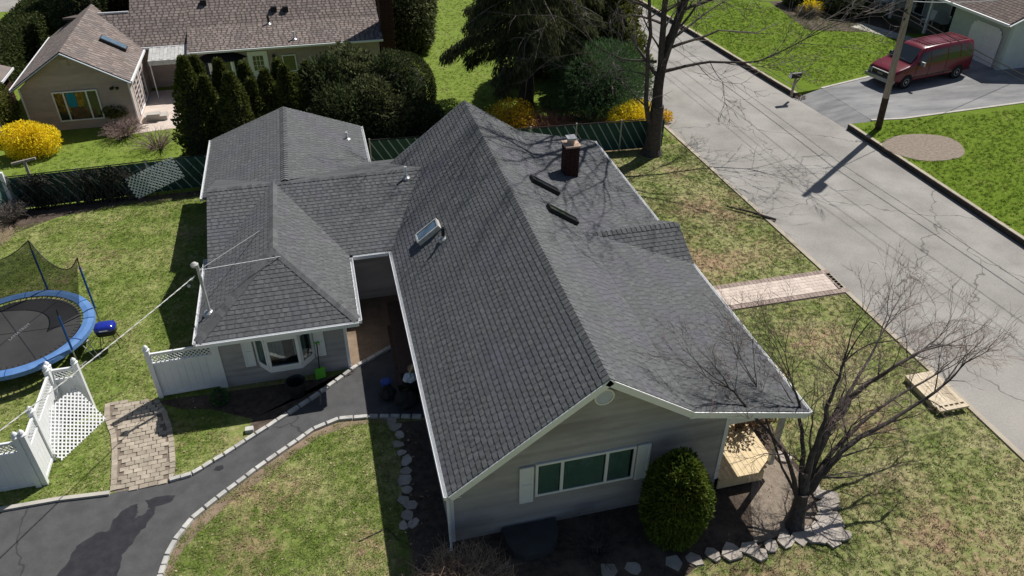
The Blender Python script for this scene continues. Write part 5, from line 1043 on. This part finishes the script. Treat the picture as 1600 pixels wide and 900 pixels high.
for k, (z, off, r, lab) in enumerate(((10.1, 0, .012, 'highest thin power line along the road'), (9.0, -.3, .012, 'second power line along the road'), (8.4, .2, .016, 'third power line along the road'), (6.0, -.16, .022, 'thick telephone cable passing the pole'), (5.65, .16, .016, 'thin lower telephone cable passing the pole'))):
    x0 = L_((z-PZ)/10).x+off; q = MB(); y = py_
    q.tube(cat((x0+1.6, y-42, z+.3), (x0, y, z), 1.0, 20), r, 4); q.tube(cat((x0, y, z), (x0-2.0, y+42, z+.3), 1.0, 20), r, 4)
    tag(q.build('overhead_wire', M['black']), lab, 'wire', 'overhead wires on the pole')
q = MB(); q.tube(cat(L_(.62), (41.5, 37.0, 4.6), .3, 20), .018, 4); tag(q.build('overhead_wire', M['galv']), 'pale service wire from the pole to the garage roof', 'wire', 'overhead wires on the pole')
mx, my, _ = G(1236, 150, PZ); mb = empty('mailbox', (mx, my, PZ), 'white and dark curb mailbox on a post beside the driveway', 'mailbox')
o = MB().bar((mx, my, PZ), (mx+.05, my, PZ+1.0), .1).bar((mx, my, PZ+.6), (mx+.3, my, PZ+.95), .06).build('mailbox_post', M['pole']); b = MB(); n = 10
ring = [(-.12, 0), (.12, 0)]+[(.12*math.cos(t), .15+.12*math.sin(t)) for t in np.linspace(0, math.pi, 7)]
vs = [(mx-.3, my+a, PZ+1.03+z) for a, z in ring]+[(mx+.3, my+a, PZ+1.03+z) for a, z in ring]; k = len(ring); b.add(vs, [tuple(range(k))[::-1], tuple(range(k, 2*k))]+[(i, (i+1) % k, k+(i+1) % k, k+i) for i in range(k)]); o2 = b.build('mailbox_body', M['black']); o3 = MB().box(mx-.33, my-.11, PZ+1.05, mx-.3, my+.11, PZ+1.25).build('mailbox_door', M['white']); adopt(mb, o, o2, o3)
twigbush('twiggy_bush', mx+.7, my+.1, .35, .25, 'tiny dry plants at the foot of the mailbox', 90, 40, 'twig')

# ------------------------------------------------------------ trampoline
TC = Vector((-10.35, 22.34, .72)); TR = 2.24
tr = empty('trampoline', (TC.x, TC.y, 0), 'round trampoline with blue safety pad and sagging black net', 'trampoline')
n = 64; b = MB(); vs = []
for r, z in ((TR-.32, .0), (TR-.32, .03), (TR-.16, .055), (TR, .03), (TR+.02, -.1), (TR-.03, -.1)): vs += [(TC.x+r*math.cos(2*math.pi*k/n), TC.y+r*math.sin(2*math.pi*k/n), TC.z+z) for k in range(n)]
b.add(vs, [(i*n+k, i*n+(k+1) % n, (i+1)*n+(k+1) % n, (i+1)*n+k) for i in range(5) for k in range(n)]); b.f = [f[::-1] for f in b.f]; b.f = [f[::-1] for f in b.f]; pad = b.build('safety_pad', M['blue'])
mt = MB().lathe((TC.x, TC.y, TC.z-.03), [(TR-.4, 0), (TR-.4, .01)], 48).build('jump_mat', M['tmat']); b = MB()
for k in range(72): a = 2*math.pi*k/72; b.bar((TC.x+(TR-.52)*math.cos(a), TC.y+(TR-.52)*math.sin(a), TC.z-.02), (TC.x+(TR-.3)*math.cos(a), TC.y+(TR-.3)*math.sin(a), TC.z-.03), .02)
sp = b.build('spring', M['black'], stuff=True); b = MB()
for a in (0, 1.05, 2.1): b.bar((TC.x+1.7*math.cos(a), TC.y+1.7*math.sin(a), TC.z-.018), (TC.x-1.7*math.cos(a), TC.y-1.7*math.sin(a), TC.z-.018), .03, .006)
sm = b.build('mat_seam', M['black']); adopt(tr, pad, mt, sp, sm)
for k in range(12):
    a = 2*math.pi*k/12+.1; o = MB().bar((TC.x+(TR-.32)*math.cos(a), TC.y+(TR-.32)*math.sin(a), TC.z+.035), (TC.x+(TR-.16)*math.cos(a), TC.y+(TR-.16)*math.sin(a), TC.z+.062), .02, .01).bar((TC.x+(TR-.16)*math.cos(a), TC.y+(TR-.16)*math.sin(a), TC.z+.062), (TC.x+(TR+.01)*math.cos(a), TC.y+(TR+.01)*math.sin(a), TC.z+.036), .02, .01).build('pad_seam', M['bluemetal']); adopt(tr, o)
cu = bpy.data.curves.new('mat_lettering', 'FONT'); cu.body = 'LAMATREM'; cu.size = .17; cu.shear = .3; cu.materials.append(M['galv']); t_ = bpy.data.objects.new('mat_lettering', cu); COL.objects.link(t_); t_.parent = tr; a_, c_2 = Vector(G(15, 532, TC.z)), Vector(G(40, 512, TC.z)); t_.location = a_-Vector((TC.x, TC.y, 0)); t_.location.z = TC.z-.012; dd_ = c_2-a_; t_.rotation_euler = (0, 0, math.atan2(dd_.y, dd_.x)); solidtext(t_)
poles = []
for a in (-.62, .35, 1.38, 2.4, 3.5, 4.5):
    c, s = math.cos(a), math.sin(a); x, y = TC.x+(TR+.05)*c, TC.y+(TR+.05)*s; up1 = (1.95 if a > -.5 else 1.55); t2 = Vector((x+.03*c, y+.03*s, TC.z+up1))
    o = MB().tube([(x, y, .02), (x, y, TC.z+.05)], .022, 8).tube([(x, y, .03), (x-.8*s*.35, y+.8*c*.35, .03)], .02, 6).build('leg', M['galv']); o2 = MB().tube([(x, y, TC.z), (x, y, TC.z+up1*.82)], .032, 8).build('net_pole', M['bluemetal']); o3 = MB().tube([(x, y, TC.z+up1*.82), t2], .018, 6).build('pole_tip', M['black']); adopt(tr, o, o2, o3); poles.append(t2)
# sagging net on the far side
mn = bpy.data.materials.new('black_net'); mn.use_nodes = True; nt = mn.node_tree; tb = nt.nodes.new('ShaderNodeBsdfTransparent'); ms_ = nt.nodes.new('ShaderNodeMixShader'); ms_.inputs[0].default_value = .62; nt.nodes['Principled BSDF'].inputs['Base Color'].default_value = (.01, .012, .008, 1); nt.links.new(tb.outputs[0], ms_.inputs[1]); nt.links.new(nt.nodes['Principled BSDF'].outputs[0], ms_.inputs[2]); nt.links.new(ms_.outputs[0], nt.nodes['Material Output'].inputs[0]); M['net'] = mn
def net(p, q, sag, a0, a1):
    b = MB(); e = MB(); N_ = 12; vs = []; edge = []
    for i in range(N_+1):
        t = i/N_; top = p.lerp(q, t)-Vector((0, 0, sag*4*t*(1-t))); a = a0+(a1-a0)*t; r = TR-.15-.25*4*t*(1-t)*.3; bot = Vector((TC.x+(TR-.4)*math.cos(a), TC.y+(TR-.4)*math.sin(a), TC.z+.03)); edge.append(top)
        for j in range(7): m_ = j/6; v = top.lerp(bot, m_); inn = (Vector((TC.x, TC.y, 0))-Vector((v.x, v.y, 0))).normalized()*.28*math.sin(m_*math.pi)*math.sin(t*math.pi); vs.append(v+inn)
    fs = [(i*7+j, (i+1)*7+j, (i+1)*7+j+1, i*7+j+1) for i in range(N_) for j in range(6)]; b.add(vs, fs); e.tube(edge, .014, 5)
    o = b.build('net', M['net']); o2 = e.build('net_edge', M['black']); adopt(tr, o, o2)
net(poles[1], poles[2], .75, .35, 1.38); net(poles[2], poles[3], .45, 1.38, 2.4); net(poles[3], poles[4], .5, 2.4, 3.5)
# blue charcoal grill
gx, gy, _ = G(175, 541); gr = empty('grill', (gx, gy, 0), 'square blue lidded charcoal grill on thin black legs', 'grill')
b = MB(); vs = []; 
def rsq(r, z, e=.5): return [(gx+r*1.05*(abs(math.cos(t))**e)*(1 if math.cos(t) > 0 else -1), gy+r*.8*(abs(math.sin(t))**e)*(1 if math.sin(t) > 0 else -1), z) for t in np.linspace(0, 2*math.pi, 24, False)]
def loft(rs):
    b = MB(); vs = [v for r, z in rs for v in rsq(r, z)]; m = 24; b.add(vs, [(i*m+k, i*m+(k+1) % m, (i+1)*m+(k+1) % m, (i+1)*m+k) for i in range(len(rs)-1) for k in range(m)]+[tuple(range(m))[::-1], tuple((len(rs)-1)*m+k for k in range(m))]); return b
o = loft([(.26, .72), (.3, .73), (.3, .8), (.27, .87), (.18, .91), (.08, .92)]).build('lid', M['grill'], smooth=True); o2 = loft([(.16, .5), (.27, .56), (.29, .71)]).build('bowl', M['black']); o4 = MB().bar((gx-.12, gy-.26, .8), (gx+.12, gy-.26, .8), .025).build('handle', M['galv']); adopt(gr, o, o2, o4)
for sx, sy in ((-.22, -.16), (.22, -.16), (.22, .16), (-.22, .16)): o = MB().tube([(gx+sx*.8, gy+sy*.8, .6), (gx+sx*1.3, gy+sy*1.3, 0)], .013, 6).build('leg', M['black']); adopt(gr, o)
lx, ly, _ = G(140, 553); ld = empty('folding_chair', (lx, ly, 0), 'small white folding chair frame tipped beside the trampoline', 'chair')
o = MB().tube([(lx-.2, ly, 0), (lx+.25, ly+.05, .5)], .014, 6).tube([(lx+.25, ly-.3, 0), (lx-.1, ly-.1, .55)], .014, 6).tube([(lx+.4, ly-.35, 0), (lx, ly+.1, .55)], .014, 6).build('frame', M['dirty_white']); o2 = MB().obox((lx-.3, ly-.1, .42), (.4, .1, .06), (-.05, .32, 0), (0, 0, .03)).build('seat', M['dirty_white']); adopt(ld, o, o2)

# ------------------------------------------------------------ small things round the drive
bx, by, _ = G(466, 617); o = MB().lathe((bx, by, 0), [(.2, 0), (.27, .5), (.3, .55), (.27, .56), (.24, .5), (.18, .1)], 20).build('planter_tub', M['black']); tag(o, 'black round tub below the bay window', 'tub')
sx, sy, _ = G(503, 592); sv = empty('snow_shovel', (sx, sy, 0), 'lime green snow shovel leaning upside down by the bay window', 'shovel'); a = Vector((sx-.02, sy-.05, .05)); c = Vector((sx+.02, sy+.22, 1.25))
o = MB().obox(a+Vector((-.15, 0, -.02)), (.3, .04, .03), (0, .1, .34), (0, .02, -.005)).build('blade', M['green']); o2 = MB().tube([a+Vector((0, .08, .35)), c], .017, 8).build('handle', M['black']); o3 = MB().bar(c+Vector((-.07, 0, 0)), c+Vector((.07, 0, 0)), .035).bar(c+Vector((-.07, 0, -.1)), c+Vector((-.07, 0, 0)), .02).bar(c+Vector((.07, 0, -.1)), c+Vector((.07, 0, 0)), .02).build('grip', M['green']); adopt(sv, o, o2, o3)
cx, cy, _ = G(645, 612); bg = MB(); P0 = []
def lump(name, c, r, m, label, catg, seed, sq=(1, 1, .8)):
    rr = random.Random(seed); b = MB(); n = 12; vs = []
    for i in range(7):
        ph = -math.pi/2+math.pi*i/6
        for k in range(n): t = 2*math.pi*k/n; q = r*(1+rr.uniform(-.16, .16)); vs.append((c[0]+q*sq[0]*math.cos(ph)*math.cos(t), c[1]+q*sq[1]*math.cos(ph)*math.sin(t), max(.01, c[2]+q*sq[2]*math.sin(ph))))
    b.add(vs, [(i*n+k, i*n+(k+1) % n, (i+1)*n+(k+1) % n, (i+1)*n+k) for i in range(6) for k in range(n)]); return tag(b.build(name, M[m]), label, catg)
lump('trash_bag', (cx-.05, cy-.05, .62), .22, 'bag', 'crumpled white plastic bag on top of the bins by the wall', 'bag', 5, (1, .8, .6)); lump('trash_bag', (cx-.25, cy-.55, .28), .33, 'rubber', 'black trash bag in deep shade by the west wall', 'bag', 6); lump('trash_bag', (cx-.75, cy-.1, .2), .26, 'rubber', 'smaller black bag lying on the shaded drive', 'bag', 7)
o = MB().lathe((cx, cy, 0), [(.22, 0), (.27, .5), (.29, .5)], 16).build('trash_bin', M['rubber']); tag(o, 'black bin under the white bag by the wall', 'bin')
b = MB(); b.obox((cx-.02, cy+.05, .62), (.28, .05, .1), (-.05, .25, 0), (0, 0, .14)); tag(b.build('cardboard_box', M['card']), 'brown cardboard box on top of the white bag', 'box')
x, y, _ = G(604, 606); b = MB(); b.lathe((x, y, 0), [(.12, 0), (.15, .25), (.17, .27), (.1, .3)], 12); tag(b.build('blue_bucket', M['bluebag']), 'blue plastic bucket in the shade on the drive', 'bucket')
b = MB(); b.tube([G(634, 598, .25), Vector(G(645, 570, 1.3))], .018, 6); tag(b.build('broom_handle', M['oldwood']), 'pale wooden broom handle leaning by the west wall', 'broom')
# pallet bench at the kerb
pb = empty('wooden_pallet', (16.5, 13.6, 0), 'pale wooden pallet with slotted end lying by the road', 'pallet'); u = Vector((.98, 0, 0)); 
for k in range(6):
    o = MB().box(16.08+k*.16, 13.16+(k*.0), .16, 16.08+k*.16+.152, 14.42, .2).build('plank', M['oldwood']); adopt(pb, o)
o = MB().box(16.06, 12.82, .14, 17.06, 12.95, .2).box(16.06, 13.02, .14, 17.06, 13.16, .198).build('end_board', M['oldwood']); adopt(pb, o)
for k in range(6): o = MB().box(16.1+k*.18, 12.95, .14, 16.16+k*.18, 13.02, .197).build('slot_bar', M['oldwood']); adopt(pb, o)
o = MB().box(16.1, 13.17, .0, 16.18, 14.4, .159).box(16.94, 13.17, 0, 17.02, 14.4, .159).build('runner', M['oldwood']); adopt(pb, o)
b = MB()
for k in range(9):
    p = G(*random.choice([(1215, 710), (520, 575), (505, 585), (385, 690), (400, 672), (660, 740), (1205, 735)])); b.prism([(p[0]+random.gauss(0, .12), p[1]+random.gauss(0, .1)) for _ in range(3)], .02, .06)
o = MB().box(*G(384, 678)[:2], 0, G(384, 678)[0]+.22, G(384, 678)[1]+.16, .12).build('garden_stone', M['stone']); tag(o, 'square grey stone at the corner of the garage bed', 'stone')
o = MB().tube([G(625, 845, .03), G(604, 825, .03), Vector(G(560, 846, .03))], .012, 5).build('garden_stake', M['black']); tag(o, 'thin dark stake lying on the shaded lawn edge', 'stake')

# ------------------------------------------------------------ grass tufts (geometry nodes on scattered points)
def tuft(seed, nb=12, h=.075, spread=.075):
    r = random.Random(seed); b = MB()
    for k in range(nb):
        a = r.uniform(0, 6.28); q = spread*math.sqrt(r.random()); x, y = q*math.cos(a), q*math.sin(a); t = r.uniform(0, 6.28); l = r.uniform(.3, 1)*h; w = .006+.004*r.random(); lx_, ly_ = .9*l*math.cos(t), .9*l*math.sin(t)
        b.add([(x-w*math.sin(t), y+w*math.cos(t), 0), (x+w*math.sin(t), y-w*math.cos(t), 0), (x+lx_, y+ly_, l*.75)], [(0, 1, 2)])
    return b
def scatter(name, polys, dens, m, z, seed, excl=(), label=None):
    r = np.random.default_rng(seed); PP = []
    for poly in polys:
        a = np.array([p[:2] for p in poly]); lo, hi_ = a.min(0), a.max(0); n = int((hi_-lo).prod()*dens); P = r.uniform(lo, hi_, (n, 2)); PP.append(P[inpoly(P, poly)])
    P = np.concatenate(PP)
    for e in excl: P = P[~inpoly(P, e)]
    tb = tuft(seed); src = tb.build('grass_tuft_source', m); src['kind'] = 'stuff'; me = bpy.data.meshes.new(name); me.vertices.add(len(P)); me.vertices.foreach_set('co', np.concatenate([P, np.full((len(P), 1), z)], 1).astype(np.float32).ravel())
    o = bpy.data.objects.new(name, me); COL.objects.link(o); o['kind'] = 'stuff'; o['label'] = label
    ng = bpy.data.node_groups.new(name, 'GeometryNodeTree'); ng.interface.new_socket('Geometry', in_out='INPUT', socket_type='NodeSocketGeometry'); ng.interface.new_socket('Geometry', in_out='OUTPUT', socket_type='NodeSocketGeometry'); N = ng.nodes; L = ng.links
    gi, go = N.new('NodeGroupInput'), N.new('NodeGroupOutput'); ip = N.new('GeometryNodeInstanceOnPoints'); oi = N.new('GeometryNodeObjectInfo'); oi.inputs[0].default_value = src; rv = N.new('FunctionNodeRandomValue'); rv.data_type = 'FLOAT_VECTOR'; rv.inputs[0].default_value = (0, 0, 0); rv.inputs[1].default_value = (.2, .2, 6.28)
    sv_ = N.new('FunctionNodeRandomValue'); sv_.data_type = 'FLOAT'; sv_.inputs[2].default_value = .6; sv_.inputs[3].default_value = 1.4
    L.new(gi.outputs[0], ip.inputs['Points']); L.new(oi.outputs['Geometry'], ip.inputs['Instance']); L.new(rv.outputs[0], ip.inputs['Rotation']); L.new(sv_.outputs[1], ip.inputs['Scale']); L.new(ip.outputs[0], go.inputs[0])
    md = o.modifiers.new('scatter', 'NODES'); md.node_group = ng; src.location = (0, 0, -3); return o
HOUSE = [[(1.3, 11.9), (8.6, 11.9), (8.6, 27.3), (1.3, 27.3)], [(-4.1, 18.9), (1.6, 18.9), (1.6, 32.2), (-4.6, 32.2)], [(8.4, 11.8), (10.4, 11.8), (10.4, 24.5), (8.4, 24.5)]]
DRV = UC+[(1.35, 19.7), (1.6, 16.33)]+LC[::-1]+[(-9, 6), (-16, 6)]
LWEST = [(-14, 24), (-13, 30.5), (-9, 31.8), (-4, 32), (-3.9, 15.5), (-12, 15.5), (-14, 15.5)]
LSOUTH = [(-5.4, 8.5), (1.7, 8.5), (1.7, 16.6), (-.5, 17), (-5, 14)]
LEAST = [(7, 7), (17.2, 5), (17.05, 19), (16.5, 33), (10, 33), (9.8, 11), (7, 10.2)]
ex = HOUSE+[DRV, PATH, BED1, BED2, SOIL, WALK]
scatter('grass', [LSOUTH], 120, M['lawn'], .0, 3, ex, 'patchy spring grass blades in front of the curved drive')
scatter('grass', [LWEST], 120, M['lawn_west'], .0, 6, ex, 'green grass blades of the fenced back yard')
scatter('grass', [LEAST], 110, M['lawn_east'], .0, 7, ex, 'thin tan spring grass blades between the house and the road')
sheet('lawn', [(-40, 8), (-6, 8), (-4.2, 15.3), (-4.1, 32.3), (-40, 32.3)], .003, M['lawn_west']); sheet('lawn', [(5, -10), (17.3, -10), (17.2, 19.2), (16.8, 31.9), (10, 31.9), (8, 11), (5, 9)], .003, M['lawn_east'])
scatter('grass', [[(25.9, 5), (40, 5), (40, 31), (28.6, 31.4), (26.9, 31.4), (25.7, 31)], [(26.9, 36.6), (38, 40), (36, 47), (26, 60), (24.4, 60), (24.9, 42)]], 45, M['lawn2'], PZ, 4, [circ], 'thick vivid green grass blades across the road')
scatter('grass', [[(-14, 33), (7, 33), (14, 37), (14, 60), (4.6, 60), (4.6, 38), (-5, 38), (-9, 39), (-14, 39)]], 35, M['lawn3'], .0, 5, [], 'grass blades behind the fence')

# dry leaves and bits of litter lying on the near lawns
r = np.random.default_rng(31); PP = []
for poly, n in ((LWEST, 1500), (LSOUTH, 900), (LEAST, 3200)):
    a = np.array([p[:2] for p in poly]); P = r.uniform(a.min(0), a.max(0), (n, 2)); PP.append(P[inpoly(P, poly)])
P = np.concatenate(PP)
for e in HOUSE+[DRV, PATH, WALK]: P = P[~inpoly(P, e)]
P = np.concatenate([P, r.uniform(.02, .05, (len(P), 1))], 1); D = r.normal(size=P.shape); D[:, 2] *= .25
o = crown_obj('leaf_litter', P, D, .07, .035, mat('dry_leaf', (.3, .2, .12), (.55, .45, .32), 9, .9, vamp=.5), None, 8); tag(o, 'dry leaves scattered on the near lawns', kind='stuff')
